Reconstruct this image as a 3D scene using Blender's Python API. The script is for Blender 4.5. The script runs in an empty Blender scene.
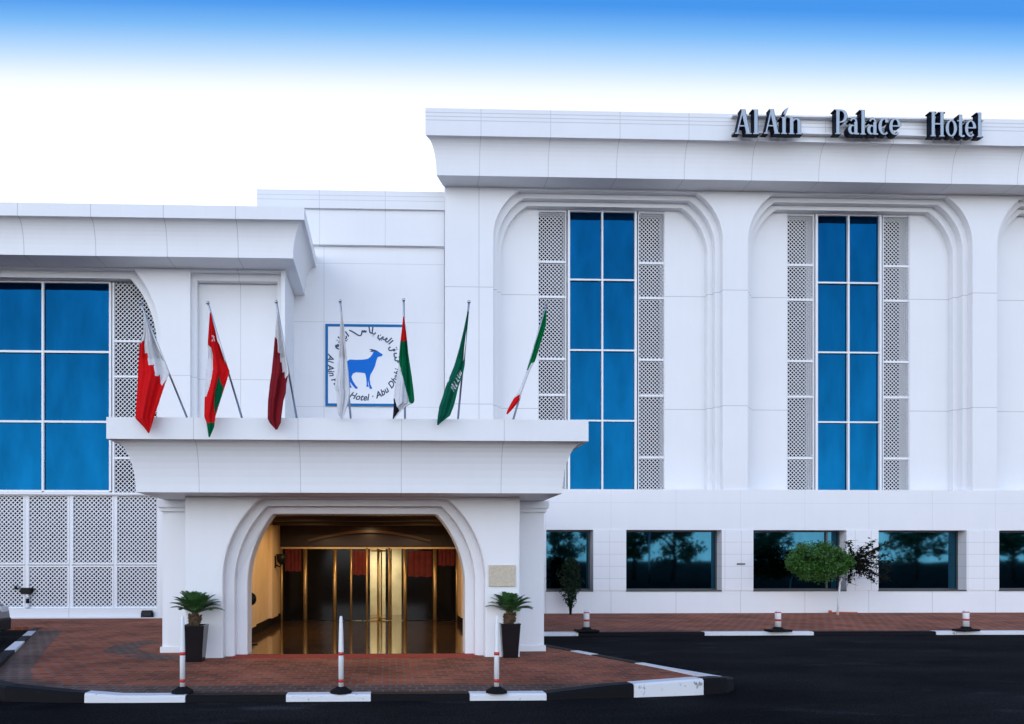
import bpy, bmesh, math, random
from mathutils import Vector, Matrix
from mathutils.geometry import tessellate_polygon
random.seed(7)
C = bpy.context.scene.collection
R = math.radians

# ------------------------------------------------------------------ camera, world, sun, exposure
F, YAW, EYE = 720.0, 0.031, 1.6
PX, PY = 412.0, 562.0
cam_d = bpy.data.cameras.new('camera'); cam = bpy.data.objects.new('camera', cam_d); C.objects.link(cam)
cam.location = (0, 0, EYE); cam.rotation_euler = (math.pi/2, 0, -YAW)
cam_d.sensor_width = 36; cam_d.lens = F/1024*36
cam_d.shift_x = (512-PX)/1024; cam_d.shift_y = (PY-362)/1024
cam_d.clip_start = 0.1; cam_d.clip_end = 2000
bpy.context.scene.camera = cam

SUN_EL, SUN_AZ = R(30), R(52)          # sun low behind the viewer, a little to the left
W = bpy.data.worlds.new('World'); bpy.context.scene.world = W; W.use_nodes = True
nt = W.node_tree; nt.nodes.clear()
def wn(t, **k):
    n = nt.nodes.new(t)
    for a, b in k.items(): setattr(n, a, b)
    return n
tc = wn('ShaderNodeTexCoord'); sp = wn('ShaderNodeSeparateXYZ'); nt.links.new(tc.outputs['Generated'], sp.inputs[0])
ay = wn('ShaderNodeMath', operation='ABSOLUTE'); nt.links.new(sp.outputs['Y'], ay.inputs[0])
at2 = wn('ShaderNodeMath', operation='ARCTAN2'); nt.links.new(sp.outputs['Z'], at2.inputs[0]); nt.links.new(ay.outputs[0], at2.inputs[1])
dv = wn('ShaderNodeMath', operation='DIVIDE'); nt.links.new(at2.outputs[0], dv.inputs[0]); dv.inputs[1].default_value = math.pi/2
ramp = wn('ShaderNodeValToRGB'); nt.links.new(dv.outputs[0], ramp.inputs[0])
def deg(y): return math.atan2(PY-y, F)/(math.pi/2)
cr = ramp.color_ramp; cr.interpolation = 'LINEAR'
def set_ramp(cr, stops):
    while len(cr.elements) < len(stops): cr.elements.new(0.5)
    for e, (p, c) in zip(cr.elements, stops): e.position = p; e.color = (*c, 1)
# over the hotel: bright haze under a blue band
set_ramp(cr, [(0.0, (1.42, 1.48, 1.62)), (deg(150), (1.12, 1.15, 1.22)), (deg(105), (.97, .985, 1.0)), (deg(84), (.80, .86, .93)), (deg(58), (.46, .65, .87)),
              (deg(30), (.18, .44, .82)), (deg(2), (.04, .255, .73)), (.6, (.04, .20, .60)), (1.0, (.03, .12, .36))])
# on the street side: bright at the horizon, falling to deep blue overhead
ramp2 = wn('ShaderNodeValToRGB'); nt.links.new(dv.outputs[0], ramp2.inputs[0])
set_ramp(ramp2.color_ramp, [(0.0, (2.8, 2.86, 3.0)), (6/90, (2.6, 2.68, 2.85)), (17/90, (1.6, 1.75, 2.05)), (28/90, (.95, 1.2, 1.65)), (45/90, (.35, .52, .90)), (1.0, (.03, .12, .36))])
side = wn('ShaderNodeMapRange'); nt.links.new(sp.outputs['Y'], side.inputs[0]); side.inputs[1].default_value = -.25; side.inputs[2].default_value = .15
mixc = wn('ShaderNodeMix', data_type='RGBA'); nt.links.new(side.outputs[0], mixc.inputs[0]); nt.links.new(ramp2.outputs[0], mixc.inputs[6]); nt.links.new(ramp.outputs[0], mixc.inputs[7])
sky = wn('ShaderNodeTexSky', sky_type='NISHITA', sun_disc=False, sun_elevation=SUN_EL, sun_rotation=math.pi+SUN_AZ)
sky.air_density = 1.0; sky.dust_density = 0.0
b1 = wn('ShaderNodeBackground'); b1.inputs[1].default_value = 0.02; nt.links.new(sky.outputs[0], b1.inputs[0])
b2 = wn('ShaderNodeBackground'); b2.inputs[1].default_value = 1.0; nt.links.new(mixc.outputs[2], b2.inputs[0])
ad = wn('ShaderNodeAddShader'); nt.links.new(b1.outputs[0], ad.inputs[0]); nt.links.new(b2.outputs[0], ad.inputs[1])
wo = wn('ShaderNodeOutputWorld'); nt.links.new(ad.outputs[0], wo.inputs[0])

sl = bpy.data.lights.new('sun', 'SUN'); sl.energy = .6; sl.angle = R(30); sl.color = (1, .97, .95)
so = bpy.data.objects.new('sun', sl); C.objects.link(so)
so.rotation_euler = (math.pi/2 - SUN_EL, 0, -SUN_AZ)
so.location = (0, -20, 20)
vs = bpy.context.scene.view_settings
vs.view_transform = 'Standard'; vs.look = 'None'; vs.exposure = 0.13; vs.gamma = 1.0; vs.use_curve_mapping = False
cy = bpy.context.scene.cycles
cy.use_denoising = True; cy.max_bounces = 8; cy.transparent_max_bounces = 12; cy.sample_clamp_indirect = 4

# ------------------------------------------------------------------ measuring helpers (survey of the place: pixel + known depth -> metres)
def at(px, py, Y):
    u = (px-PX)/F; s, c = math.sin(YAW), math.cos(YAW)
    t = Y/(c-u*s)
    return Vector((t*(s+u*c), Y, EYE-(py-PY)/F*t))
def X(px, Y): return at(px, PY, Y).x
def Z(px, py, Y): return at(px, py, Y).z
def ground(px, py, z=0.0):
    u = (px-PX)/F; s, c = math.sin(YAW), math.cos(YAW)
    t = (EYE-z)*F/(py-PY)
    return Vector((t*(s+u*c), t*(c-u*s), z))

# ------------------------------------------------------------------ materials
MATS = {}
def mat(name, col=(.8, .8, .8), rough=.5, metal=0, spec=.5, noise=0.0, nscale=6.0, bump=0.0, bscale=40.0, emit=None, estr=0, coat=0):
    m = bpy.data.materials.new(name); m.use_nodes = True
    n, l = m.node_tree.nodes, m.node_tree.links
    b = n['Principled BSDF']
    b.inputs['Base Color'].default_value = (*col, 1); b.inputs['Roughness'].default_value = rough
    b.inputs['Metallic'].default_value = metal; b.inputs['Specular IOR Level'].default_value = spec
    b.inputs['Coat Weight'].default_value = coat
    g = n.new('ShaderNodeNewGeometry')
    if noise:
        t = n.new('ShaderNodeTexNoise'); t.inputs['Scale'].default_value = nscale; t.inputs['Detail'].default_value = 6
        l.new(g.outputs['Position'], t.inputs['Vector'])
        mr = n.new('ShaderNodeMapRange'); l.new(t.outputs['Fac'], mr.inputs[0])
        mr.inputs[1].default_value = .3; mr.inputs[2].default_value = .7
        mr.inputs[3].default_value = 1-noise; mr.inputs[4].default_value = 1+noise
        mx = n.new('ShaderNodeVectorMath'); mx.operation = 'SCALE'; mx.inputs[0].default_value = col
        l.new(mr.outputs[0], mx.inputs['Scale']); l.new(mx.outputs[0], b.inputs['Base Color'])
    if bump:
        t2 = n.new('ShaderNodeTexNoise'); t2.inputs['Scale'].default_value = bscale; t2.inputs['Detail'].default_value = 4
        l.new(g.outputs['Position'], t2.inputs['Vector'])
        bp = n.new('ShaderNodeBump'); bp.inputs['Strength'].default_value = bump; bp.inputs['Distance'].default_value = .02
        l.new(t2.outputs['Fac'], bp.inputs['Height']); l.new(bp.outputs[0], b.inputs['Normal'])
    if emit:
        b.inputs['Emission Color'].default_value = (*emit, 1); b.inputs['Emission Strength'].default_value = estr
    return m

def panel_mat(name, col, xs=None, zs=(), xp=None, w=.012, zw=None, dark=.45, rough=.42):
    """white cladding with narrow joints at given heights zs, at given xs, or every xp=(x0, pitch)"""
    m = mat(name, col, rough)
    n, l = m.node_tree.nodes, m.node_tree.links
    b = n['Principled BSDF']; g = n.new('ShaderNodeNewGeometry'); s = n.new('ShaderNodeSeparateXYZ')
    l.new(g.outputs['Position'], s.inputs[0])
    def M(op, a, bb=None):
        k = n.new('ShaderNodeMath'); k.operation = op
        for i, v in enumerate((a, bb)):
            if v is None: continue
            if isinstance(v, (int, float)): k.inputs[i].default_value = v
            else: l.new(v, k.inputs[i])
        return k.outputs[0]
    lines = []
    for v in zs: lines.append(M('LESS_THAN', M('ABSOLUTE', M('SUBTRACT', s.outputs['Z'], v)), zw or w))
    for v in xs or (): lines.append(M('LESS_THAN', M('ABSOLUTE', M('SUBTRACT', s.outputs['X'], v)), w))
    if xp:
        f = M('FLOORED_MODULO', M('SUBTRACT', s.outputs['X'], xp[0]-xp[1]/2), xp[1])
        lines.append(M('LESS_THAN', M('ABSOLUTE', M('SUBTRACT', f, xp[1]/2)), w))
    tot = lines[0] if lines else None
    for q in lines[1:]: tot = M('MAXIMUM', tot, q)
    # soft staining: broad blotches and faint vertical streaks
    no = n.new('ShaderNodeTexNoise'); no.inputs['Scale'].default_value = .9; no.inputs['Detail'].default_value = 5
    l.new(g.outputs['Position'], no.inputs['Vector'])
    mp = n.new('ShaderNodeMapping'); mp.inputs['Scale'].default_value = (5, 5, .35); l.new(g.outputs['Position'], mp.inputs[0])
    n2 = n.new('ShaderNodeTexNoise'); n2.inputs['Scale'].default_value = 1.3; n2.inputs['Detail'].default_value = 4
    l.new(mp.outputs[0], n2.inputs['Vector'])
    a = M('ADD', M('MULTIPLY', no.outputs['Fac'], .07), M('MULTIPLY', n2.outputs['Fac'], .035))
    k = M('ADD', a, .95)
    if tot is not None: k = M('MULTIPLY', k, M('SUBTRACT', 1.0, M('MULTIPLY', tot, dark)))
    sc = n.new('ShaderNodeVectorMath'); sc.operation = 'SCALE'; sc.inputs[0].default_value = col
    l.new(k, sc.inputs['Scale']); l.new(sc.outputs[0], b.inputs['Base Color'])
    return m

WHITE = (.79, .797, .815)
def brick_mat(name, c1, c2, mortar, rot=0.0, bw=.24, bh=.12, rough=.8):
    m = mat(name, c1, rough); n, l = m.node_tree.nodes, m.node_tree.links; b = n['Principled BSDF']
    g = n.new('ShaderNodeNewGeometry'); mp = n.new('ShaderNodeMapping'); mp.inputs['Rotation'].default_value = (0, 0, rot)
    l.new(g.outputs['Position'], mp.inputs[0])
    b.inputs['Specular IOR Level'].default_value = .08
    br = n.new('ShaderNodeTexBrick'); l.new(mp.outputs[0], br.inputs['Vector'])
    br.inputs['Color1'].default_value = (*c1, 1); br.inputs['Color2'].default_value = (*c2, 1); br.inputs['Mortar'].default_value = (*mortar, 1)
    br.inputs['Scale'].default_value = 1; br.inputs['Mortar Size'].default_value = .014
    br.inputs['Brick Width'].default_value = bw; br.inputs['Row Height'].default_value = bh; br.inputs['Bias'].default_value = -.1
    no = n.new('ShaderNodeTexNoise'); no.inputs['Scale'].default_value = .8; no.inputs['Detail'].default_value = 7; no.inputs['Roughness'].default_value = .65
    l.new(g.outputs['Position'], no.inputs['Vector'])
    mr = n.new('ShaderNodeMapRange'); l.new(no.outputs['Fac'], mr.inputs[0])
    mr.inputs[1].default_value = .3; mr.inputs[2].default_value = .72; mr.inputs[3].default_value = .55; mr.inputs[4].default_value = 1.35
    sc = n.new('ShaderNodeVectorMath'); sc.operation = 'SCALE'; l.new(br.outputs['Color'], sc.inputs[0]); l.new(mr.outputs[0], sc.inputs['Scale'])
    l.new(sc.outputs[0], b.inputs['Base Color'])
    bp = n.new('ShaderNodeBump'); bp.inputs['Strength'].default_value = .5; bp.inputs['Distance'].default_value = .008; bp.invert = True
    l.new(br.outputs['Fac'], bp.inputs['Height']); l.new(bp.outputs[0], b.inputs['Normal'])
    return m

def asphalt_mat():
    m = mat('asphalt', (.02, .02, .024), .95); n, l = m.node_tree.nodes, m.node_tree.links; b = n['Principled BSDF']
    g = n.new('ShaderNodeNewGeometry')
    def tex(s, d, stretch=None):
        t = n.new('ShaderNodeTexNoise'); t.inputs['Scale'].default_value = s; t.inputs['Detail'].default_value = d
        if stretch:
            mp = n.new('ShaderNodeMapping'); mp.inputs['Scale'].default_value = stretch; l.new(g.outputs['Position'], mp.inputs[0]); l.new(mp.outputs[0], t.inputs['Vector'])
        else: l.new(g.outputs['Position'], t.inputs['Vector'])
        return t
    big = tex(.7, 6, (.5, 1.2, 1)); fine = tex(42, 4)
    r = n.new('ShaderNodeValToRGB'); l.new(big.outputs['Fac'], r.inputs[0])
    r.color_ramp.elements[0].position = .35; r.color_ramp.elements[0].color = (.006, .006, .007, 1)
    r.color_ramp.elements[1].position = .72; r.color_ramp.elements[1].color = (.017, .017, .018, 1)
    r2 = n.new('ShaderNodeMapRange'); l.new(fine.outputs['Fac'], r2.inputs[0]); r2.inputs[1].default_value = .3; r2.inputs[2].default_value = .75; r2.inputs[3].default_value = .35; r2.inputs[4].default_value = 2.2
    sc = n.new('ShaderNodeVectorMath'); sc.operation = 'SCALE'; l.new(r.outputs[0], sc.inputs[0]); l.new(r2.outputs[0], sc.inputs['Scale'])
    l.new(sc.outputs[0], b.inputs['Base Color'])
    sm = tex(1.6, 5, (.45, 1.0, 1)); rs = n.new('ShaderNodeMapRange'); l.new(sm.outputs['Fac'], rs.inputs[0]); rs.inputs[1].default_value = .60; rs.inputs[2].default_value = .76; rs.inputs[3].default_value = 1.0; rs.inputs[4].default_value = 3.0
    s2 = n.new('ShaderNodeVectorMath'); s2.operation = 'SCALE'; l.new(sc.outputs[0], s2.inputs[0]); l.new(rs.outputs[0], s2.inputs['Scale']); l.new(s2.outputs[0], b.inputs['Base Color'])
    b.inputs['Specular IOR Level'].default_value = .02
    bp = n.new('ShaderNodeBump'); bp.inputs['Strength'].default_value = .6; bp.inputs['Distance'].default_value = .01
    l.new(fine.outputs['Fac'], bp.inputs['Height']); l.new(bp.outputs[0], b.inputs['Normal'])
    return m

def paint_mat(name, col, under, amt=.42):
    m = mat(name, col, .6); n, l = m.node_tree.nodes, m.node_tree.links; b = n['Principled BSDF']
    g = n.new('ShaderNodeNewGeometry'); t = n.new('ShaderNodeTexNoise'); t.inputs['Scale'].default_value = 9; t.inputs['Detail'].default_value = 8; t.inputs['Roughness'].default_value = .7
    l.new(g.outputs['Position'], t.inputs['Vector'])
    r = n.new('ShaderNodeValToRGB'); l.new(t.outputs['Fac'], r.inputs[0])
    r.color_ramp.elements[0].position = amt-.07; r.color_ramp.elements[0].color = (*under, 1)
    r.color_ramp.elements[1].position = amt; r.color_ramp.elements[1].color = (*col, 1)
    l.new(r.outputs[0], b.inputs['Base Color']); return m

def mirror_glass(name, col, rough=.02, wob=.02, scale=.7):
    m = mat(name, col, rough, metal=1.0); n, l = m.node_tree.nodes, m.node_tree.links; b = n['Principled BSDF']
    g = n.new('ShaderNodeNewGeometry'); t = n.new('ShaderNodeTexNoise'); t.inputs['Scale'].default_value = scale; t.inputs['Detail'].default_value = 2
    l.new(g.outputs['Position'], t.inputs['Vector'])
    bp = n.new('ShaderNodeBump'); bp.inputs['Strength'].default_value = wob; bp.inputs['Distance'].default_value = .3
    l.new(t.outputs['Fac'], bp.inputs['Height']); l.new(bp.outputs[0], b.inputs['Normal'])
    b.inputs['Specular Tint'].default_value = (*[min(1, c*1.2) for c in col], 1)
    mp = n.new('ShaderNodeMapping'); mp.inputs['Scale'].default_value = (1.6, 1.6, .5); l.new(g.outputs['Position'], mp.inputs[0])
    t3 = n.new('ShaderNodeTexNoise'); t3.inputs['Scale'].default_value = 1.1; t3.inputs['Detail'].default_value = 5; l.new(mp.outputs[0], t3.inputs['Vector'])
    mr = n.new('ShaderNodeMapRange'); l.new(t3.outputs['Fac'], mr.inputs[0]); mr.inputs[1].default_value = .3; mr.inputs[2].default_value = .7; mr.inputs[3].default_value = .82; mr.inputs[4].default_value = 1.2
    oi = n.new('ShaderNodeObjectInfo'); mr2 = n.new('ShaderNodeMapRange'); l.new(oi.outputs['Random'], mr2.inputs[0]); mr2.inputs[3].default_value = .93; mr2.inputs[4].default_value = 1.06
    mm = n.new('ShaderNodeMath'); mm.operation = 'MULTIPLY'; l.new(mr.outputs[0], mm.inputs[0]); l.new(mr2.outputs[0], mm.inputs[1])
    vsn = n.new('ShaderNodeVectorMath'); vsn.operation = 'SCALE'; vsn.inputs[0].default_value = col; l.new(mm.outputs[0], vsn.inputs['Scale']); l.new(vsn.outputs[0], b.inputs['Base Color'])
    return m

M_blue = mirror_glass('blue_mirror_glass', (.0016, .056, .142))
M_teal = mirror_glass('dark_teal_glass', (.022, .088, .135), .03, .006, .8)
M_frame = mat('white_frame', (.8, .81, .83), .4)
M_lattice = mat('lattice_white', (.74, .75, .78), .5)
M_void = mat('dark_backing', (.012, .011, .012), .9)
M_asphalt = asphalt_mat()
M_brick = brick_mat('red_pavers', (.37, .098, .043), (.21, .060, .031), (.20, .15, .13), 0, .21, .17)
M_brick2 = brick_mat('red_pavers_walk', (.37, .098, .045), (.23, .068, .035), (.30, .22, .19), 0, .24, .20)
M_greyp = brick_mat('grey_pavers', (.15, .085, .066), (.10, .062, .052), (.17, .135, .12), 0, .17, .17)
M_kw = paint_mat('white_kerb_paint', (.70, .71, .73), (.22, .21, .21), .40)
M_kb = paint_mat('black_kerb_paint', (.006, .006, .008), (.03, .03, .032), .34)
M_kb.node_tree.nodes['Principled BSDF'].inputs['Specular IOR Level'].default_value = .12
M_line = paint_mat('white_line_paint', (.6, .6, .62), (.06, .055, .055), .45)
M_black = mat('black_plastic', (.006, .006, .007), .4, spec=.2)
M_rubber = mat('black_rubber', (.007, .007, .008), .8, spec=.15)
M_red = mat('red_reflective', (.55, .03, .02), .4)
M_pwhite = mat('white_plastic', (.8, .8, .8), .4)
M_steel = mat('brushed_steel', (.5, .5, .52), .35, metal=1)
M_dark = mat('dark_roof', (.25, .25, .27), .8)

# ------------------------------------------------------------------ mesh helpers
class MB:
    def __init__(s): s.bm = bmesh.new(); s.mi = 0
    def face(s, pts, mi=None):
        vs = [s.bm.verts.new(p) for p in pts]
        f = s.bm.faces.new(vs); f.material_index = s.mi if mi is None else mi
        return f
    def box(s, x0, x1, y0, y1, z0, z1, mi=None):
        v = [s.bm.verts.new((x, y, z)) for x in (x0, x1) for y in (y0, y1) for z in (z0, z1)]
        for a in ((0,1,3,2), (4,6,7,5), (0,4,5,1), (2,3,7,6), (0,2,6,4), (1,5,7,3)):
            f = s.bm.faces.new([v[i] for i in a]); f.material_index = s.mi if mi is None else mi
        return s
    def bar(s, a, b, w, d, up=None, mi=None):
        """square bar from a to b; w across, d in the other direction"""
        a, b = Vector(a), Vector(b); t = (b-a).normalized()
        up = Vector(up) if up else (Vector((0,1,0)) if abs(t.y) < .9 else Vector((0,0,1)))
        s1 = t.cross(up).normalized(); s2 = s1.cross(t).normalized()
        q = [[p + s1*w/2*i + s2*d/2*j for i, j in ((-1,-1), (1,-1), (1,1), (-1,1))] for p in (a, b)]
        v = [[s.bm.verts.new(p) for p in r] for r in q]
        fs = [s.bm.faces.new(v[0][::-1]), s.bm.faces.new(v[1])]
        for k in range(4): fs.append(s.bm.faces.new((v[0][k], v[0][(k+1)%4], v[1][(k+1)%4], v[1][k])))
        for f in fs: f.material_index = s.mi if mi is None else mi
        return s
    def tube(s, pts, rad, n=8, mi=None, caps=True, smooth=True):
        pts = [Vector(p) for p in pts]; rad = rad if isinstance(rad, (list, tuple)) else [rad]*len(pts)
        rings = []; prev = None
        for i, p in enumerate(pts):
            t = (pts[min(i+1, len(pts)-1)] - pts[max(i-1, 0)])
            if t.length < 1e-9: t = Vector((0,0,1))
            t.normalize()
            a = prev if prev is not None else (Vector((1,0,0)) if abs(t.x) < .9 else Vector((0,1,0)))
            s1 = (a - t*a.dot(t)).normalized(); prev = s1; s2 = t.cross(s1)
            rings.append([s.bm.verts.new(p + (s1*math.cos(2*math.pi*k/n) + s2*math.sin(2*math.pi*k/n))*rad[i]) for k in range(n)])
        for r0, r1 in zip(rings, rings[1:]):
            for k in range(n):
                f = s.bm.faces.new((r0[k], r0[(k+1)%n], r1[(k+1)%n], r1[k])); f.smooth = smooth; f.material_index = s.mi if mi is None else mi
        if caps:
            for r in (rings[0][::-1], rings[-1]):
                f = s.bm.faces.new(r); f.material_index = s.mi if mi is None else mi
        return s
    def plate(s, outer, holes, y0, y1, mi=None, frame=None):
        """extrude a polygon with holes (lists of (x,z)) from y0 (front) to y1"""
        mi = s.mi if mi is None else mi
        loops = [outer]+list(holes)
        tr = tessellate_polygon([[Vector((x, z, 0)) for x, z in lp] for lp in loops])
        flat = [p for lp in loops for p in lp]
        fn = frame or (lambda x, y, z: (x, y, z))
        fr = [s.bm.verts.new(fn(x, y0, z)) for x, z in flat]; bk = [s.bm.verts.new(fn(x, y1, z)) for x, z in flat]
        for a, b, c in tr:
            for tri, vv in (((a, b, c), fr), ((c, b, a), bk)):
                try: f = s.bm.faces.new([vv[i] for i in tri]); f.material_index = mi
                except ValueError: pass
        o = 0
        for lp in loops:
            n = len(lp)
            for k in range(n):
                i, j = o+k, o+(k+1) % n
                try: f = s.bm.faces.new((fr[i], fr[j], bk[j], bk[i])); f.material_index = mi
                except ValueError: pass
            o += n
        return s
    def build(s, name, mats, parent=None, bevel=0, smooth=False, keep_normals=False):
        if not keep_normals: bmesh.ops.recalc_face_normals(s.bm, faces=s.bm.faces[:])
        me = bpy.data.meshes.new(name)
        inv = None
        s.bm.to_mesh(me); s.bm.free()
        for m in (mats if isinstance(mats, (list, tuple)) else [mats]): me.materials.append(m)
        o = bpy.data.objects.new(name, me); C.objects.link(o)
        if smooth:
            for p in me.polygons: p.use_smooth = True
        if bevel:
            bv = o.modifiers.new('bevel', 'BEVEL'); bv.width = bevel; bv.segments = 2; bv.limit_method = 'ANGLE'; bv.angle_limit = R(40)
        if parent:
            o.parent = parent
            if parent.parent: base = parent.parent.location
            else: base = parent.location
            # meshes are modelled in world coordinates: shift them so that the parent's position is subtracted
            off = world_of(parent)
            me.transform(Matrix.Translation(-off))
        return o
def world_of(o):
    v = Vector(o.location); p = o.parent
    while p: v = v + Vector(p.location); p = p.parent
    return v
def thing(name, label, cat, loc=(0,0,0), group=None):
    o = bpy.data.objects.new(name, None); C.objects.link(o); o.location = loc; o.empty_display_size = .2
    tag(o, label, cat, group); return o
def tag(o, label, cat, group=None):
    o['label'] = label; o['category'] = cat
    if group: o['group'] = group
    return o
def struct(o): o['kind'] = 'structure'; return o
def copy_tree(o, parent=None):
    c = o.copy(); C.objects.link(c)
    if parent: c.parent = parent
    for ch in list(o.children): copy_tree(ch, c)
    return c

def arch(x0, x1, z0, zt, cl, cr_, drop, n=10):
    """opening: vertical sides, arcs curving in to a flat head. cl/cr_: x of the head corners, drop: height of the arcs"""
    pts = [(x0, z0)]
    def arcpts(xs, xc):
        h = abs(xc-xs); Rr = (drop*drop+h*h)/(2*h); a1 = math.asin(min(1, drop/Rr)); sg = 1 if xc > xs else -1
        return [(xs + sg*Rr*(1-math.cos(a1*k/n)), zt-drop+Rr*math.sin(a1*k/n)) for k in range(n+1)]
    pts += arcpts(x0, cl); pts += arcpts(x1, cr_)[::-1]; pts.append((x1, z0))
    return pts

def lattice(mb, x0, x1, z0, z1, y, p=.125, w=.022, d=.010):
    for sg in (1, -1):
        yy = y if sg == 1 else y+d+.003
        if sg == 1: lo, hi = x0-z1, x1-z0
        else: lo, hi = x0+z0, x1+z1
        c = math.floor(lo/p)*p
        while c < hi:
            if sg == 1: za, zb = max(z0, x0-c), min(z1, x1-c)
            else: za, zb = max(z0, c-x1), min(z1, c-x0)
            if zb-za > .03:
                xa, xb = (za+c, zb+c) if sg == 1 else (c-za, c-zb)
                mb.bar((xa, yy, za), (xb, yy, zb), w, d)
            c += p
    return mb

def cornice(mb, prof, xl, xr, yf, yb, left=True, right=True, endx=None):
    """profile (d, z) swept round the front and the side returns"""
    rows = []
    for d, z in prof:
        row = []
        if endx is not None: row += [(endx, yf-.001, z), (xl-d, yf-d, z)]
        elif left: row += [(xl-d, yb, z), (xl-d, yf-d, z)]
        else: row += [(xl, yf-d, z)]
        if right: row += [(xr+d, yf-d, z), (xr+d, yb, z)]
        else: row += [(xr, yf-d, z)]
        rows.append([mb.bm.verts.new(p) for p in row])
    for a, b in zip(rows, rows[1:]):
        for k in range(len(a)-1): mb.bm.faces.new((a[k], a[k+1], b[k+1], b[k]))
    return mb
def cavetto(ds, zs, df, zf, n=10):
    return [(ds+(df-ds)*(1-math.cos(math.pi/2*k/n)), zs+(zf-zs)*math.sin(math.pi/2*k/n)) for k in range(n+1)]

# ================================================================== THE GROUND
ZR = -.075
m = MB(); m.face([(-600,-600,ZR), (600,-600,ZR), (600,600,ZR), (-600,600,ZR)])
struct(m.build('road', M_asphalt))
YC = 12.1; YK = 8.95
fl = ground(0, 684); 
FC = [(-5.35, 9.25), (-4.6, 8.82), (-3.9, 8.72), (-3.2, 8.7), (1.9, 8.7), (2.7, 8.8), (3.8, 8.96), (4.26, 9.08), (4.49, 9.32), (4.52, 9.7), (4.19, 10.8), (2.95, 13.95)]
pav = FC + [(2.95, 22.3), (-30, 22.3), (-30, 18.0), (-8.9, 18.0), (-8.45, 17.2)]
m = MB(); m.plate(pav, [], 0, 0.4, frame=lambda x, y, z: (x, z, -y)); struct(m.build('forecourt_paving', M_brick))
# grey bands set flush in the red paving (4 mm sheets)
m = MB()
def strip(mb, pts, w, z, mi=0):
    pts = [Vector((p[0], p[1], 0)) for p in pts]
    L, Rr = [], []
    for i, p in enumerate(pts):
        t = (pts[min(i+1, len(pts)-1)]-pts[max(i-1, 0)]).normalized(); nn = Vector((-t.y, t.x, 0))
        L.append(p+nn*w/2); Rr.append(p-nn*w/2)
    for i in range(len(pts)-1):
        mb.face([(L[i].x, L[i].y, z), (Rr[i].x, Rr[i].y, z), (Rr[i+1].x, Rr[i+1].y, z), (L[i+1].x, L[i+1].y, z)], mi)
strip(m, [(-7.95, 17.0), (-6.6, 13.3), (-5.6, 10.7), (-5.0, 9.6), (-4.3, 9.2), (-3.4, 9.08), (1.9, 9.05), (2.7, 9.12), (3.8, 9.26)], .62, .004)
arcp = [(-4.2-1.2*math.cos(a)*1.1, 14.2-1.5*math.sin(a)) for a in [R(k) for k in range(-20, 100, 10)]]
strip(m, [(-4.4, 12.6), (-4.1, 12.35), (-3.6, 12.0)], .5, .004)
strip(m, [(-4.75, 14.6), (-5.0, 13.9), (-4.9, 13.2), (-4.45, 12.75)], .55, .0045)
struct(m.build('grey_paving_band', M_greyp))
# right pavement
m = MB(); m.box(2.954, 40, 16.35, 22.3, -.4, 0); struct(m.build('pavement', M_brick2))

def kerb(name, path, tops, cols, w=.16):
    """path of (x,y), top height per point, cols = list of (length, material index) laid one after another"""
    mb = MB()
    P = [Vector((a, b, 0)) for a, b in path]
    S = [0]
    for a, b in zip(P, P[1:]): S.append(S[-1]+(b-a).length)
    def ev(s):
        s = max(0, min(S[-1], s))
        for i in range(len(P)-1):
            if s <= S[i+1] or i == len(P)-2:
                k = (s-S[i])/(S[i+1]-S[i]); return P[i].lerp(P[i+1], k), tops[i]+(tops[i+1]-tops[i])*k
    def nrm(s):
        a, b = ev(s-.12)[0], ev(s+.12)[0]; t = (b-a).normalized(); return Vector((-t.y, t.x, 0))
    s = 0; i = 0
    while s < S[-1]-.01:
        L, mi = cols[i % len(cols)]; e = min(S[-1], s+L)
        n = max(2, int((e-s)/.12)); rows = []
        for k in range(n+1):
            q = s+.004+(e-s-.008)*k/n; p, zt = ev(q); nn = nrm(q)
            a, b = p-nn*.035, p+nn*w; c = .022
            rows.append([mb.bm.verts.new(v) for v in ((a.x, a.y, -.3), (a.x, a.y, zt-c), (a.x+nn.x*c, a.y+nn.y*c, zt), (b.x-nn.x*.01, b.y-nn.y*.01, zt), (b.x, b.y, -.3))])
        for r0, r1 in zip(rows, rows[1:]):
            for k in range(4):
                f = mb.bm.faces.new((r0[k], r0[k+1], r1[k+1], r1[k])); f.material_index = mi
        for r in (rows[0], rows[-1]):
            f = mb.bm.faces.new(r); f.material_index = mi
        s = e; i += 1
    return struct(mb.build(name, [M_kw, M_kb]))
kp = [(-8.6, 17.8), (-8.45, 17.2), (-5.45, 9.55), (-4.6, 8.82), (-3.9, 8.72), (-3.2, 8.7), (1.9, 8.7), (2.7, 8.8), (3.8, 8.96), (4.26, 9.08), (4.49, 9.32), (4.52, 9.7), (4.19, 10.8), (2.95, 13.95)]
kt = [.006, .006, .09, .11, .06, .008, .008, .08, .125, .125, .09, .04, .01, .01]
def arclen(path, px_list):
    out = []; P = [Vector((a, b, 0)) for a, b in path]; S = [0]
    for a, b in zip(P, P[1:]): S.append(S[-1]+(b-a).length)
    for px in px_list:
        best = None
        for i in range(2, 9):
            for k in range(60):
                p = P[i].lerp(P[i+1], k/60); s_, c_ = math.sin(YAW), math.cos(YAW)
                xc = p.x*c_-p.y*s_; dz = p.x*s_+p.y*c_; q = PX+F*xc/dz
                if best is None or abs(q-px) < best[0]: best = (abs(q-px), S[i]+(S[i+1]-S[i])*k/60)
        out.append(best[1])
    return out, S
br_s, S_ = arclen(kp, [85, 185, 283, 372, 470, 546, 632, 702])
cols = []
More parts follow.
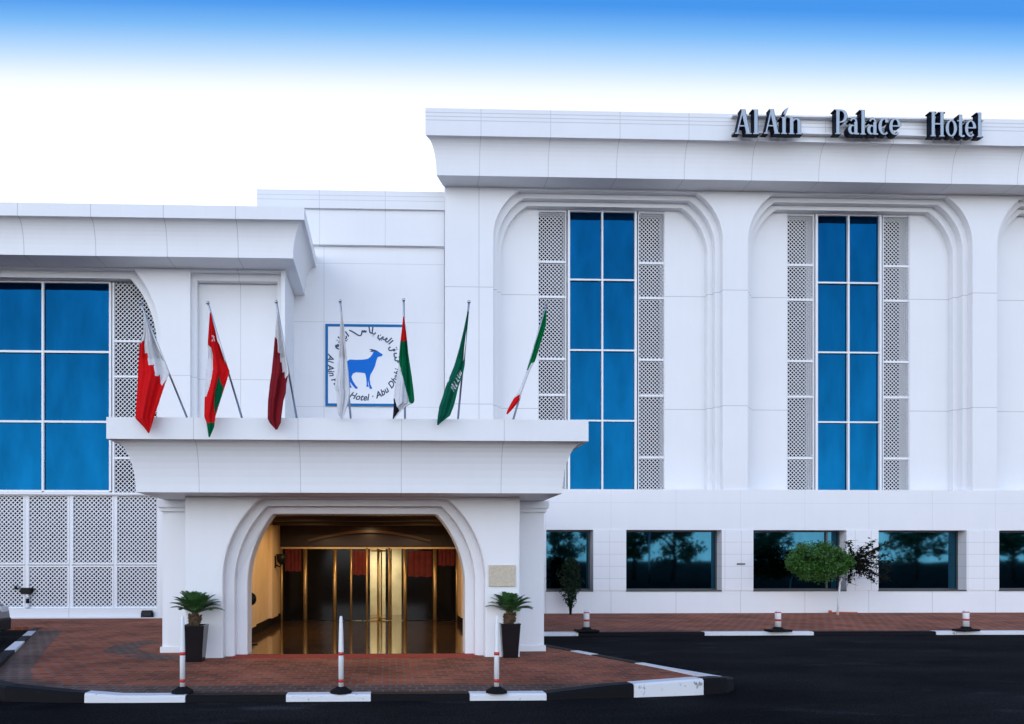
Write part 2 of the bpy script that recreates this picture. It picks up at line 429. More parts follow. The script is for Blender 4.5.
# left side: white dashes between dark stones
t0 = 0; side = []
for a, b, mi in ((0, 1.0, 1), (1.0, 2.3, 0), (2.3, 3.6, 1), (3.6, 5.3, 0), (5.3, 7.9, 1), (7.9, 8.6, 0)): cols.append((b-a, mi)); t0 = b
prev = t0; mi = 1
for b in br_s: cols.append((b-prev, mi)); prev = b; mi = 1-mi
cols += [(1.0, 1), (1.7, 0), (1.1, 1), (.6, 0), (9, 1)]
kerb('front_kerb', kp, kt, cols)
kr = [(2.96, 16.2), (40, 16.2)]
cuts = [545, 578, 704, 813, 935, 1040]
xs_ = [X(c, 16.2) for c in cuts]; cols = [(xs_[1]-2.96, 0)]
for i in range(1, 5): cols.append((xs_[i+1]-xs_[i], i % 2))
cols += [(3.2, 1), (3.2, 0)]*4
kerb('street_kerb', kr, [.006, .006], cols, .19)

# ================================================================== HOTEL BUILDING
YL, YM, YR = 20.7, 22.7, 22.3
hotel = thing('hotel_building', 'white clad hotel building with tall blue windows, lattice screens and deep flared cornices', 'building', (6, 22, 0))
# ---------- right block
XL_ = X(445, YR); XE = 30.0
ZS = Z(445, 186.5, YR)                       # soffit height
ZB = Z(700, 489.5, 22.25); ZW0 = Z(700, 590.5, 22.25); ZW1 = Z(700, 530, 22.25)
bay_px = [(491, 512, 702, 725), (750, 770, 947, 970.5)]
bays = [[X(p, YR) for p in b] for b in bay_px]
pitch = (bays[1][0]+bays[1][3]-bays[0][0]-bays[0][3])/2
bw = ((bays[0][3]-bays[0][0])+(bays[1][3]-bays[1][0]))/2
cin = ((bays[0][1]-bays[0][0])+(bays[0][3]-bays[0][2]))/2+.13
c0 = (bays[0][0]+bays[0][3])/2
centres = [c0+pitch*k for k in range(3)]
zj = [Z(479, 287, YR), Z(479, 404, YR)]
seamX = [X(479, YR)]
wall_m = panel_mat('wall_cladding', WHITE, xs=seamX+[X(239, YL+.4)], zs=[zj[0], zj[1]], w=.009)
ZH = ZS-.07
def bay_hole(c, off, zo):
    h = bw/2-off
    return arch(c-h, c+h, ZB-.15, ZH-zo, c-h+cin, c+h-cin, 1.5)
def nest(y0, y1, off, zo, name):
    mb = MB(); mb.plate([(XL_, ZB-.3), (XL_, ZS+.3), (XE, ZS+.3), (XE, ZB-.3)], [bay_hole(c, off, zo) for c in centres], y0, y1)
    return mb.build(name, wall_m, hotel)
nest(YR, YR+.2, 0, 0, 'pier_wall')
mb = MB()
for k in (1, 2):
    mb.plate([(XL_+.02, ZB-.3), (XL_+.02, ZS+.3), (XE, ZS+.3), (XE, ZB-.3)], [bay_hole(c, .155*k, (.0, .15, .29)[k]) for c in centres], YR+.2*k+.003, YR+.2*(k+1))
mb.build('arch_moulding', wall_m, hotel)
YW = YR+.603
wx = [[X(p, YW) for p in q] for q in ((538, 566.5, 570, 635, 638.5, 665), (787, 814.5, 818, 880, 883.5, 910))]
rels = [[w[i]-c for i in range(6)] for w, c in zip(wx, centres)]
rels.append([(a+b)/2 for a, b in zip(*rels)])
zt = Z(600, 210, YW); zb = ZB
mb = MB()
holes = [[(c+rel[0], zb-.1), (c+rel[0], zt), (c+rel[5], zt), (c+rel[5], zb-.1)] for c, rel in zip(centres, rels)]
mb.plate([(XL_+.03, ZB-.3), (XL_+.03, ZS+.3), (XE, ZS+.3), (XE, ZB-.3)], holes, YW, YW+.2)
mb.build('wall', wall_m, hotel)
rz = [Z(600, y, YW) for y in (209, 262, 297, 359, 395, 457, 489)]
hz = [Z(600, y, YW) for y in (279.5, 350, 420.5)]
for c, rel in zip(centres, rels):
    a = [c+r_ for r_ in rel]
    for x0, x1 in ((a[0], a[1]), (a[4], a[5])):
        s = MB(); lattice(s, x0+.03, x1-.03, zb-.05, zt-.03, YW+.06)
        sc_ = s.build('lattice_screen', M_lattice, hotel)
        f = MB()
        for xx in (x0, x1-.03): f.box(xx+.002, xx+.028, YW+.02, YW+.1, zb-.1, zt-.002)
        for z in rz[1:-1]: f.box(x0+.031, x1-.031, YW+.03, YW+.1, z-.035, z+.035)
        f.box(x0+.031, x1-.031, YW+.03, YW+.1, zt-.07, zt-.002)
        f.build('screen_frame', M_frame, sc_)
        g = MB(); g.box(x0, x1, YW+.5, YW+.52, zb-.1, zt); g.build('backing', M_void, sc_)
    w = MB(); yg = YW+.09
    zz = [zb-.1]+hz[::-1]+[zt]; xm = (a[2]+a[3])/2
    f = MB()
    for xx, hw in ((a[2]-.03, .035), (xm, .026), (a[3]+.03, .035)): f.box(xx-hw, xx+hw, YW+.01, YW+.13, zb-.1, zt-.003)
    for z in hz: 
        f.box(a[2]+.006, xm-.027, YW+.02, YW+.12, z-.026, z+.026); f.box(xm+.027, a[3]-.006, YW+.02, YW+.12, z-.026, z+.026)
    f.box(a[2]+.006, xm-.027, YW+.02, YW+.12, zt-.05, zt-.004); f.box(xm+.027, a[3]-.006, YW+.02, YW+.12, zt-.05, zt-.004)
    fo = f.build('window', M_frame, hotel)
    for i in range(4):
        for x0, x1 in ((a[2]-.01, xm-.01), (xm+.01, a[3]+.01)):
            g = MB(); tl = random.uniform(-.004, .004); tz = random.uniform(-.004, .004)
            y0, y1, y2, y3 = yg, yg+tl, yg+tl+tz, yg+tz
            g.face([(x0, y0, zz[i]), (x1, y1, zz[i]), (x1, y2, zz[i+1]), (x0, y3, zz[i+1])])
            g.build('pane', M_blue, fo)
# lower band and ground floor
YB = 22.25
band_m = panel_mat('band_cladding', WHITE, xp=(X(611, YB), X(676, YB)-X(611, YB)), w=.008, zs=[Z(700, 503, YB)], dark=.13)
coursing = panel_mat('coursed_cladding', WHITE, zs=[ZW0+k*(ZW1-ZW0)/5 for k in (1, 2, 3, 4)], w=.007, dark=.28, xp=(X(609.5, YB), .52))
mb = MB(); mb.box(XL_, XE, YB, YB+.5, ZW1, ZB); mb.build('band_course', band_m, hotel)
low_m = panel_mat('plinth_cladding', WHITE, xp=(X(611, YB), X(676, YB)-X(611, YB)), w=.009, dark=.3)
mb = MB(); mb.box(XL_, XE, YB, YB+.5, 0, ZW0); mb.build('plinth', low_m, hotel)
gx = [(546, 593), (626, 721.5), (753, 846), (878, 966), (998.5, 1086)]
gxm = [(X(a, YB), X(b, YB)) for a, b in gx]
stepw = gxm[3][0]-gxm[2][0]
while gxm[-1][1]+stepw < XE: gxm.append((gxm[-1][0]+stepw, gxm[-1][1]+stepw))
edges = [XL_] + [v for g in gxm for v in g] + [XE]
for i in range(0, len(edges), 2):
    if edges[i+1]-edges[i] > .05:
        mb = MB(); mb.box(edges[i], edges[i+1], YB-.025, YB+.45, ZW0+.001, ZW1-.001); mb.build('pillar', coursing, hotel)
M_gframe = mat('dark_aluminium', (.08, .085, .09), .4, metal=.6)
for i, (a, b) in enumerate(gxm[:7]):
    f = MB(); yg = YB+.36
    for x0, x1 in ((a+.001, a+.05), (b-.05, b-.001)): f.box(x0, x1, yg-.04, yg+.05, ZW0+.002, ZW1-.002)
    f.box(a+.05, b-.05, yg-.04, yg+.05, ZW1-.05, ZW1-.002); f.box(a+.05, b-.05, yg-.04, yg+.05, ZW0+.002, ZW0+.05)
    if i in (2,): f.box(b-.45, b-.39, yg-.04, yg+.05, ZW0+.051, ZW1-.051)
    fo = f.build('window', M_gframe, hotel)
    g = MB(); t1 = random.uniform(-.01, .01)
    g.face([(a+.04, yg, ZW0), (b-.04, yg+t1, ZW0), (b-.04, yg+t1-.004, ZW1), (a+.04, yg-.004, ZW1)]); g.build('pane', M_teal, fo)
    s = MB(); s.box(a, b, YB-.03, YB+.3, ZW0-.03, ZW0+.012); s.build('sill', M_gframe, fo)
# cornice of the right block
YSo = .65; zf0 = Z(425, 135, 21.3); zf1 = Z(425, 107.8, 21.3)
dsF = YSo; 
fas_pitch = (X(689, 21.3)-X(481, 21.3))/3
zr = [zf1-(zf1-zf0)*k for k in (.16, .30, .44)]
corn_m = panel_mat('cornice_cladding', WHITE, xp=(X(481, 21.3), fas_pitch), w=.010, zs=zr, zw=.012, dark=.3)
prof = [(0, ZS), (dsF-.3, ZS-.001), (dsF, ZS)] + cavetto(dsF, ZS+.001, dsF+.30, zf0) + [(dsF+.35, zf0), (dsF+.35, zf1), (dsF-.2, zf1+.001)]
mb = MB()
# side overhang is smaller than the front one: shift the return
cornice(mb, prof, XL_+.34, XE, YR, YR+.5, right=False, endx=XL_-.05)
mb.build('cornice', corn_m, hotel)
mb = MB(); mb.box(XL_+1.35, XE, 21.9, 40, zf1-.5, zf1-.1); mb.build('roof', M_dark, hotel)
mb = MB(); mb.box(XL_+1.3, XE-.01, YW+.6, 39.9, 0, ZS+.2); mb.box(XL_+.9, XL_+1.2, YR+.651, 39.9, 0, ZS+.31); mb.build('side_wall', wall_m, hotel)

# ---------- middle section
xm0, xm1 = X(258, YM)+.2, XL_+.0
mid_m = panel_mat('middle_cladding', WHITE, xs=[X(324, YM)], zs=[Z(390, 322.5, YM), Z(390, 407, YM), Z(390, 264, YM)], w=.008, dark=.28)
zc = Z(390, 247, YM); zm2 = Z(390, 209, YM-.2); zm3 = Z(350, 190.5, YM-.2)
mb = MB(); mb.box(xm0, xm1-.002, YM, YM+12, 0, zc+.2); mb.build('wall', mid_m, hotel)
mb = MB(); mb.box(xm0-.1, xm1-.003, YM-.12, YM+12.1, zc, zm2); mb.box(xm0-.2, xm1-.004, YM-.2, YM+12.2, zm2+.001, zm3)
mb.build('cornice', panel_mat('middle_parapet', WHITE, xp=(X(320, YM), 2.05), w=.009, dark=.25, zs=[zm3-.16, zm3-.3]), hotel)

# ---------- left wing
xw1 = X(285, YL); XWL = -32
zls = Z(150, 268, YL)                         # soffit height
zlb = Z(60, 491, YL+.3)
wing_m = panel_mat('wing_cladding', WHITE, xs=[X(239, YL+.2)], zs=[Z(220, 376.5, YL+.1), Z(220, 300, YL+3)], w=.008, dark=.35)
xo = X(160, YL); xcn = X(133, YL)
xlo = -20.0
outer = [(XWL, 0), (XWL, zls+.3), (xw1, zls+.3), (xw1, 0)]
def wing_hole(off, zo):
    return arch(xlo+off, xo-off, .001 if off == 0 else .0005, zls-.03-zo, xlo+off+(xo-xcn), xcn-off, 1.95)
def rect_hole(off, zo):
    a, b = X(190, YL), X(281, YL)
    return [(a+off, 1.5), (a+off, zls-.06-zo), (b-off, zls-.06-zo), (b-off, 1.5)]
for nm, y0, y1, off, zo in (('pier_wall', YL, YL+.2, 0, 0), ('arch_moulding', YL+.203, YL+.4, .15, .2)):
    mb = MB()
    o2 = [(XWL, .0), (XWL, zls+.3), (xw1-(.003 if off else 0), zls+.3), (xw1-(.003 if off else 0), 0)]
    h1 = wing_hole(off, zo); h1 = [(x, max(z, .02)) for x, z in h1]
    mb.plate(o2, [h1, rect_hole(off*.9, zo)], y0, y1); mb.build(nm, wing_m, hotel)
mb = MB(); mb.box(X(186, YL), xw1-.004, YL+.43, YL+.6, .02, zls+.25); mb.box(xw1-.3, xw1-.002, YL+.401, YM, 0, zls+.31); mb.build('wall', wing_m, hotel)
# window and screens in the wing
YG = YL+.42
f = MB(); zt_ = Z(60, 281.5, YG); zz = [Z(60, y, YG) for y in (491, 421.5, 351.5)]+[zt_]
vx = [X(p, YG) for p in (110, 42.5)]; vx += [vx[1]-(vx[0]-vx[1])*k for k in (1, 2, 3)]
for x in vx: f.box(x-.03, x+.03, YG, YG+.12, zz[0], zt_)
for z in zz:
    for a, b in zip(vx, vx[1:]): f.box(b+.031, a-.031, YG+.01, YG+.11, z-.03, z+.03)
wo_ = f.build('window', M_frame, hotel)
for x1, x0 in zip(vx, vx[1:]):
    for z0, z1 in zip(zz, zz[1:]):
        g = MB(); tl = random.uniform(-.004, .004); y = YG+.07
        g.face([(x0+.03, y, z0+.03), (x1-.03, y+tl, z0+.03), (x1-.03, y+tl, z1-.03), (x0+.03, y, z1-.03)]); g.build('pane', M_blue, wo_)
head = MB(); head.box(xlo, xo, YG+.0, YG+.3, zt_+.05, zls+.2); head.build('lintel', wing_m, hotel)
sill = MB(); sill.box(xlo, xo-.05, YG-.1, YG+.12, zz[0]-.06-.05, zz[0]-.046); sill.build('window_sill', M_frame, hotel)
# upper lattice beside the window
ul = MB(); xa, xb = X(113, YG), X(166, YG); lattice(ul, xa, xb, zz[0]-.04, zt_, YG+.04)
uo = ul.build('lattice_screen', M_lattice, hotel)
f = MB()
for y in (341, 376.5, 426, 458): z = Z(130, y, YG); f.box(xa, xb, YG+.01, YG+.1, z-.03, z+.03)
f.box(xa-.02, xa+.03, YG+.005, YG+.105, zz[0]-.04, zt_); f.build('screen_frame', M_frame, uo)
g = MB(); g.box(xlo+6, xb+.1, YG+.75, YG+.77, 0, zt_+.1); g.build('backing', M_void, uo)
# lower lattice screens
zb_, zr_, zt2 = Z(90, 607.5, YG), Z(90, 565, YG), zz[0]-.115
cols_px = [(116.7, 163), (72.8, 112.3), (28.5, 67.8), (-16, 23.5), (-60, -20.5)]
M_pl = panel_mat('wing_plinth', WHITE, xs=[X(72, YG)], w=.01, dark=.3)
mb = MB(); mb.box(xlo, xo-.02, YL+.21, YG+.2, 0.001, zb_-.02); mb.build('plinth', M_pl, hotel)
for (a, b), (c_, d_) in zip(cols_px, cols_px[1:]):
    pm = MB(); pm.box(X(d_, YG)+.037, X(a, YG)-.037, YG+.015, YG+.1, zb_-.02, zt2+.02); pm.build('screen_post', M_frame, hotel)
for a, b in cols_px:
    x0, x1 = X(a, YG), X(b, YG)
    for z0, z1 in ((zb_, zr_-.03), (zr_+.03, zt2)):
        s = MB(); lattice(s, x0, x1, z0+.02, z1-.02, YG+.03, w=.031); s_ = s.build('lattice_screen', M_lattice, hotel)
        f = MB(); fw = .035
        f.box(x0-fw, x0+.01, YG, YG+.08, z0-.02, z1+.02); f.box(x1-.01, x1+fw, YG, YG+.08, z0-.02, z1+.02)
        f.box(x0+.011, x1-.011, YG+.002, YG+.08, z0-.02, z0+.03); f.box(x0+.011, x1-.011, YG+.002, YG+.08, z1-.03, z1+.019); f.build('screen_frame', M_frame, s_)
# mass behind
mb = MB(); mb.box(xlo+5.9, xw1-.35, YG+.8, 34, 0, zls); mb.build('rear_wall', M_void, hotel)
# wing cornice
zlf0, zlf1 = Z(150, 217.5, YL-1.13), Z(150, 204.5, YL-1.13)
dl = .78
prof = [(0, zls), (dl, zls)] + cavetto(dl, zls+.001, dl+.30, zlf0) + [(dl+.35, zlf0), (dl+.35, zlf1), (-.5, zlf1+.001)]
xcorn = X(293, YL-dl)-dl
wcorn_m = panel_mat('wing_cornice', WHITE, xp=(X(91, YL-1.1), 1.93), w=.010, dark=.35)
mb = MB(); cornice(mb, prof, XWL, xcorn, YL, YM+.02, left=False); mb.build('cornice', wcorn_m, hotel)
mb = MB(); mb.box(XWL, xcorn+.3, YL-.5, 34, zlf1-.5, zlf1-.1); mb.build('roof', M_dark, hotel)
mb = MB(); mb.box(xcorn-2, xw1-.001, YL+.45, YM, zls-.0, zls+.3); mb.build('soffit', wall_m, hotel)

# ================================================================== ENTRANCE PORTICO
por = thing('entrance_portico', 'white entrance portico with stepped arch opening onto a warm lit lobby and flared flat roof', 'portico', (-.63, 12.1, 0))
por_m = panel_mat('portico_cladding', WHITE, w=.007, dark=.25, zs=[])
can_m = panel_mat('canopy_cladding', WHITE, xp=(X(194, 11.15), (X(504, 11.15)-X(194, 11.15))/3), w=.006, dark=.3)
xa0, xa1 = X(185, YC), X(520, YC)
zso = Z(353, 496.5, YC)
def por_hole(l, cl, crr, r, yt, Y, drop_px): 
    xl, xr = X(l, Y), X(r, Y); z1 = Z(353, yt, Y)
    return arch(xl, xr, -.15, z1, X(cl, Y), X(crr, Y), drop_px, 14)
levels = [(YC, YC+.2, por_hole(223, 261, 446, 485, 498.5, YC, 1.36)),
          (YC+.203, YC+.4, por_hole(234.5, 267.5, 441, 475, 506, YC+.2, 1.32)),
          (YC+.403, YC+.8, por_hole(247.5, 273, 436.5, 465, 514, YC+.4, 1.25))]
for i, (y0, y1, h) in enumerate(levels):
    mb = MB(); e = .002*i
    mb.plate([(xa0+e, -.2), (xa0+e, zso+.1), (xa1-e, zso+.1), (xa1-e, -.2)], [h], y0, y1)
    mb.build('arch_wall' if i == 0 else 'arch_moulding', por_m, por, bevel=.022)
xs0, xs1 = -4.03, 2.78; xi0, xi1 = X(280, 19.5), X(458, 19.5)
ys = YC+.8
M_cream = mat('cream_plaster', (.72, .53, .32), .5, noise=.06, nscale=2)
for x0, x1, s in ((xs0, xa0+.06, 1), (xa1-.06, xs1, -1)):
    mb = MB(); mb.box(x0, x1, ys+.003, 22.2, -.1, zso+.05); mb.build('side_wall', por_m, por)
    ox, ix = (x0, x1) if s == 1 else (x1, x0)
    mb = MB()
    a, b = sorted((ox-.07*s, ix)); mb.box(a, b, ys-.10, ys+.6, zso-.13, zso-.002)
    a, b = sorted((ox-.035*s, ix)); mb.box(a, b, ys-.06, ys+.5, zso-.20, zso-.131)
    a, b = sorted((ox+.10*s, ix-.14*s)); mb.box(a, b, ys-.045, ys+.02, -.05, zso-.26)
    a, b = sorted((ox-.02*s, ix)); mb.box(a, b, ys-.07, ys+.4, -.05, .10)
    mb.build('pilaster', por_m, por)
# inner lining of the lobby
for a, b in ((xs0+.1, xi0), (xi1, xs1-.1)):
    mb = MB(); mb.box(a, b, ys+.01, 19.7, .005, 2.64); mb.build('lobby_wall', M_cream, por)
M_skirt = mat('dark_skirting', (.012, .008, .006), .6, spec=.15)
for a, b in ((xi0+.001, xi0+.03), (xi1-.03, xi1-.001)):
    mb = MB(); mb.box(a, b, ys+.02, 19.45, .006, .22); mb.build('skirting', M_skirt, por)
for yy in (14.6, 17.6):
    for a, b in ((xi0+.001, xi0+.10), (xi1-.10, xi1-.001)):
        mb = MB(); mb.box(a, b, yy, yy+.9, .23, 2.5); mb.build('pilaster', M_cream, por)
M_ceil = mat('dark_timber_ceiling', (.035, .018, .009), .6, noise=.2, nscale=3)
mb = MB(); mb.box(xi0-.2, xi1+.2, ys+.02, 19.8, 2.60, 2.66)
for yy in (14.2, 15.9, 17.6): mb.box(xi0+.1, xi1-.1, yy, yy+.2, 2.50, 2.60)
mb.build('lobby_ceiling', M_ceil, por)
M_marble = mat('polished_marble', (.075, .042, .022), .10, noise=.3, nscale=1.5, coat=.3)
mb = MB(); mb.box(xi0-.3, xi1+.3, YC+.42, 22, -.1, .009); mb.build('lobby_floor', M_marble, por)
M_redc = mat('red_carpet_edge', (.30, .02, .015), .8, noise=.1, nscale=30)
mb = MB(); mb.box(X(232, YC+.1), X(478, YC+.1), YC-.06, YC+.40, -.1, .007); mb.build('threshold', M_redc, por)
# door wall
YD = 19.5
M_gold = mat('brass', (.80, .55, .24), .38, metal=.75)
M_dglass = mat('dark_door_glass', (.006, .005, .005), .10, spec=.14)
zd = Z(360, 547, YD)
mb = MB()
ah = [(xi0+.75, zd+.002)] + [(xi0+.75+(xi1-xi0-1.5)*k/20, zd+.16+.26*math.sin(math.pi*k/20)) for k in range(21)] + [(xi1-.75, zd+.002)]
mb.plate([(xi0-.01, zd), (xi0-.01, 2.62), (xi1+.01, 2.62), (xi1+.01, zd)], [[(x, z+.04) for x, z in ah]], YD, YD+.15)
M_brown = mat('brown_timber', (.035, .018, .008), .4, noise=.25, nscale=4)
mb.build('door_head', M_brown, por)
mb = MB(); ao = [(x, z+.038) for x, z in ah[1:-1]]; mb.plate(ao+[(x*1.0, z-.07) for x, z in ao[::-1]], [], YD-.03, YD-.004)
mb.build('arch_band', mat('amber_timber', (.16, .075, .025), .35), por)
mb = MB(); mb.box(xi0, xi1, YD+.152, YD+.2, zd, 2.62); mb.build('lintel', mat('dark_brown_panel', (.05, .025, .012), .3), por)
gold_px = [281.5, 305, 334.6, 351, 387, 405, 435, 457]
gxs = [X(p, YD) for p in gold_px]
dr = MB(); dr.box(xi0+.01, xi1-.01, YD+.02, YD+.14, zd-.05, zd-.002)
door = dr.build('entrance_screen', M_gold, por)
for k, x in enumerate(gxs):
    if k == 4: continue
    dr = MB(); dr.tube([(x, YD+.05, 0.01), (x, YD+.05, zd-.055)], .055 if k in (1, 2, 5, 6) else .03, 12); dr.build('post', M_gold, door)
DK = [(gxs[a]+.03, gxs[b]-.03) for a, b in ((0, 1), (1, 2), (2, 3), (5, 6), (6, 7))]+[(gxs[3]+.02, X(370, YD)), (X(385.5, YD), X(388.5, YD)), (X(401.5, YD), gxs[5]-.02)]
for x0, x1 in DK:
    g = MB(); g.box(x0, x1, YD+.055, YD+.065, .02, zd-.01); g.build('pane', M_dglass, door)
# red reflections in the dark glass, painted as rippled panels just before it
M_redrefl = mat('red_reflection', (.16, .018, .014), .8, noise=.2, nscale=8)
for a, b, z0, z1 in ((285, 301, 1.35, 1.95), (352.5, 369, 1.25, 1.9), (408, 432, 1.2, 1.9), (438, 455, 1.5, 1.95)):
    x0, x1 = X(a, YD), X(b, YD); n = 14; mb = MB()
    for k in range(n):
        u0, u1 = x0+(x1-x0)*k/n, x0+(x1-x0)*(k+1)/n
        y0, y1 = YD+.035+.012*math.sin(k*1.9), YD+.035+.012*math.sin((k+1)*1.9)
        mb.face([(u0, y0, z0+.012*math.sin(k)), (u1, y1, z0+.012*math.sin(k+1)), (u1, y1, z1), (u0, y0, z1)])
    mb.build('reflection_panel', M_redrefl, por)
# revolving door in the middle: drum posts, three leaves
xc_ = X(378, YD)
rv = MB(); rr = .46
for k in range(3):
    a = R(80+120*k); e = (xc_+rr*math.cos(a), YD+.45+rr*math.sin(a))
    rv.bar((xc_, YD+.45, .06), (e[0], e[1], .06), .04, .08); rv.bar((xc_, YD+.45, zd-.1), (e[0], e[1], zd-.1), .04, .08)
    rv.tube([(e[0], e[1], .02), (e[0], e[1], zd-.06)], .022, 8)
rv.tube([(xc_, YD+.45, .02), (xc_, YD+.45, zd-.02)], .035, 10)
for k in (1, -1): rv.tube([(xc_+.30*k, YD+.02, .02), (xc_+.30*k, YD+.02, zd-.02)], .03, 10)
ro = rv.build('revolving_door', M_gold, por)
# lit back hall seen through the leaves
mb = MB(); mb.box(gxs[3], gxs[5], YD+2.2, YD+2.25, .0, zd+.2); mb.build('hall_wall', mat('cream_hall', (.75, .66, .45), .5, noise=.15, nscale=3), por)
M_hall = mat('green_hall', (.10, .16, .09), .5)
for a in (gxs[3]-.1, gxs[5]+.02):
    mb = MB(); mb.box(a, a+.08, YD+.2, YD+2.2, 0.01, zd+.2); mb.build('hall_side_wall', M_hall, por)
# canopy cornice and roof
ycs = YC-.65; 
zcf0, zcf1 = Z(353, 440, 11.12), Z(353, 418.5, 11.12)
dfr = YC-11.45
xcl, xcr = X(135.5, 11.45)+.005, X(563, 11.45)-.01
dd = .33
prof = [(-dfr, zso), (0, zso)] + [(d, z) for d, z in cavetto(0, zso+.001, .27, zcf0)] + [(dd, zcf0), (dd, zcf1), (-.3, zcf1+.001)]
mb = MB(); cornice(mb, prof, xcl, xcr, 11.45, 22.2); mb.build('canopy', can_m, por)
mb = MB(); mb.box(xcl, xcr, 11.6, 22.2, zcf1-.3, zcf1-.05); mb.build('roof', M_dark, por)
mb = MB(); mb.box(xcl+.3, xcr-.3, 11.9, 22.2, zso+.002, zso+.06); mb.build('soffit', por_m, por)

def area_lamp(loc, e, size, col):
    d = bpy.data.lights.new('lamp_glow', 'AREA'); d.energy = e; d.size = size; d.color = col; d.shape = 'DISK'
    o = bpy.data.objects.new('lamp_glow', d); C.objects.link(o); o.location = loc; return o
M_lampglow = mat('lamp_diffuser', (.9, .8, .6), .5, emit=(1, .72, .38), estr=6)
for i, (lx, ly) in enumerate(((-1.9, 15.1), (.8, 15.1), (-1.9, 16.9), (.8, 16.9), (-.55, 18.7))):
    t = thing('ceiling_light', 'round warm downlight in the dark lobby ceiling inside the arch', 'lamp', (lx, ly, 2.6), 'lobby downlights')
    mb = MB(); mb.tube([(lx, ly, 2.575), (lx, ly, 2.60)], .11, 20); mb.build('rim', M_gold, t)
    mb = MB(); mb.tube([(lx, ly, 2.570), (lx, ly, 2.5745)], .085, 20); mb.build('diffuser', M_lampglow, t)
    l = area_lamp((lx, ly, 2.56), 20 if ly < 18 else 10, .17, (1, .66, .32)); l.parent = t; l.location = (0, 0, -.04)
t = thing('ceiling_light', 'bright lamp over the hall behind the revolving door', 'lamp', (xc_, YD+1.3, zd+.15))
mb = MB(); mb.tube([(xc_, YD+1.3, zd+.10), (xc_, YD+1.3, zd+.15)], .12, 16); mb.build('diffuser', M_lampglow, t)
l = area_lamp((0, 0, 0), 32, .2, (1, .86, .62)); l.parent = t; l.location = (0, 0, -.08)
# sconces
for x, s, lab in ((xi0+.10, 1, 'black wall lamp on the left cream pilaster inside the lobby'), ):
    t = thing('wall_lamp', lab, 'lamp', (x, 17.6, 1.6))
    mb = MB(); mb.box(x, x+.02, 17.95, 18.1, 1.45, 1.75); mb.build('back_plate', M_black, t)
    mb = MB(); mb.tube([(x+.02, 18.02, 1.52), (x+.12, 18.02, 1.48), (x+.16, 18.02, 1.56)], .018, 8); mb.build('arm', M_black, t)
    mb = MB(); mb.tube([(x+.16, 18.02, 1.54), (x+.16, 18.02, 1.60), (x+.16, 18.02, 1.80)], [.04, .10, .13], 14); mb.build('lamp_shade', M_black, t)
# stand with a round dark head beside the left jamb
p = at(251, 599, 14.0)
t = thing('floor_stand', 'slim stand with round black head beside the left lobby wall', 'stand', (p.x, 14.0, 0))
mb = MB(); mb.tube([(p.x, 14, .009), (p.x, 14, .03)], .13, 16); mb.build('base', M_black, t)
mb = MB(); mb.tube([(p.x, 14, .03), (p.x, 14, p.z-.08)], .014, 8); mb.build('pole', M_steel, t)
mb = MB(); bmesh.ops.create_icosphere(mb.bm, subdivisions=3, radius=.11, matrix=Matrix.Translation((p.x, 14, p.z)) @ Matrix.Diagonal((.95, .6, 1.15, 1))); mb.build('head', M_black, t, smooth=True)
# stone plaque
mb = MB(); a, b = at(489, 565, YC-.03), at(515.5, 586.5, YC-.03)
mb.box(a.x, b.x, YC-.03, YC-.002, b.z, a.z)
tag(mb.build('plaque', mat('sandstone', (.55, .48, .37), .7, noise=.12, nscale=25, bump=.2), bevel=.006), 'beige stone plaque on the portico wall right of the arch', 'plaque')

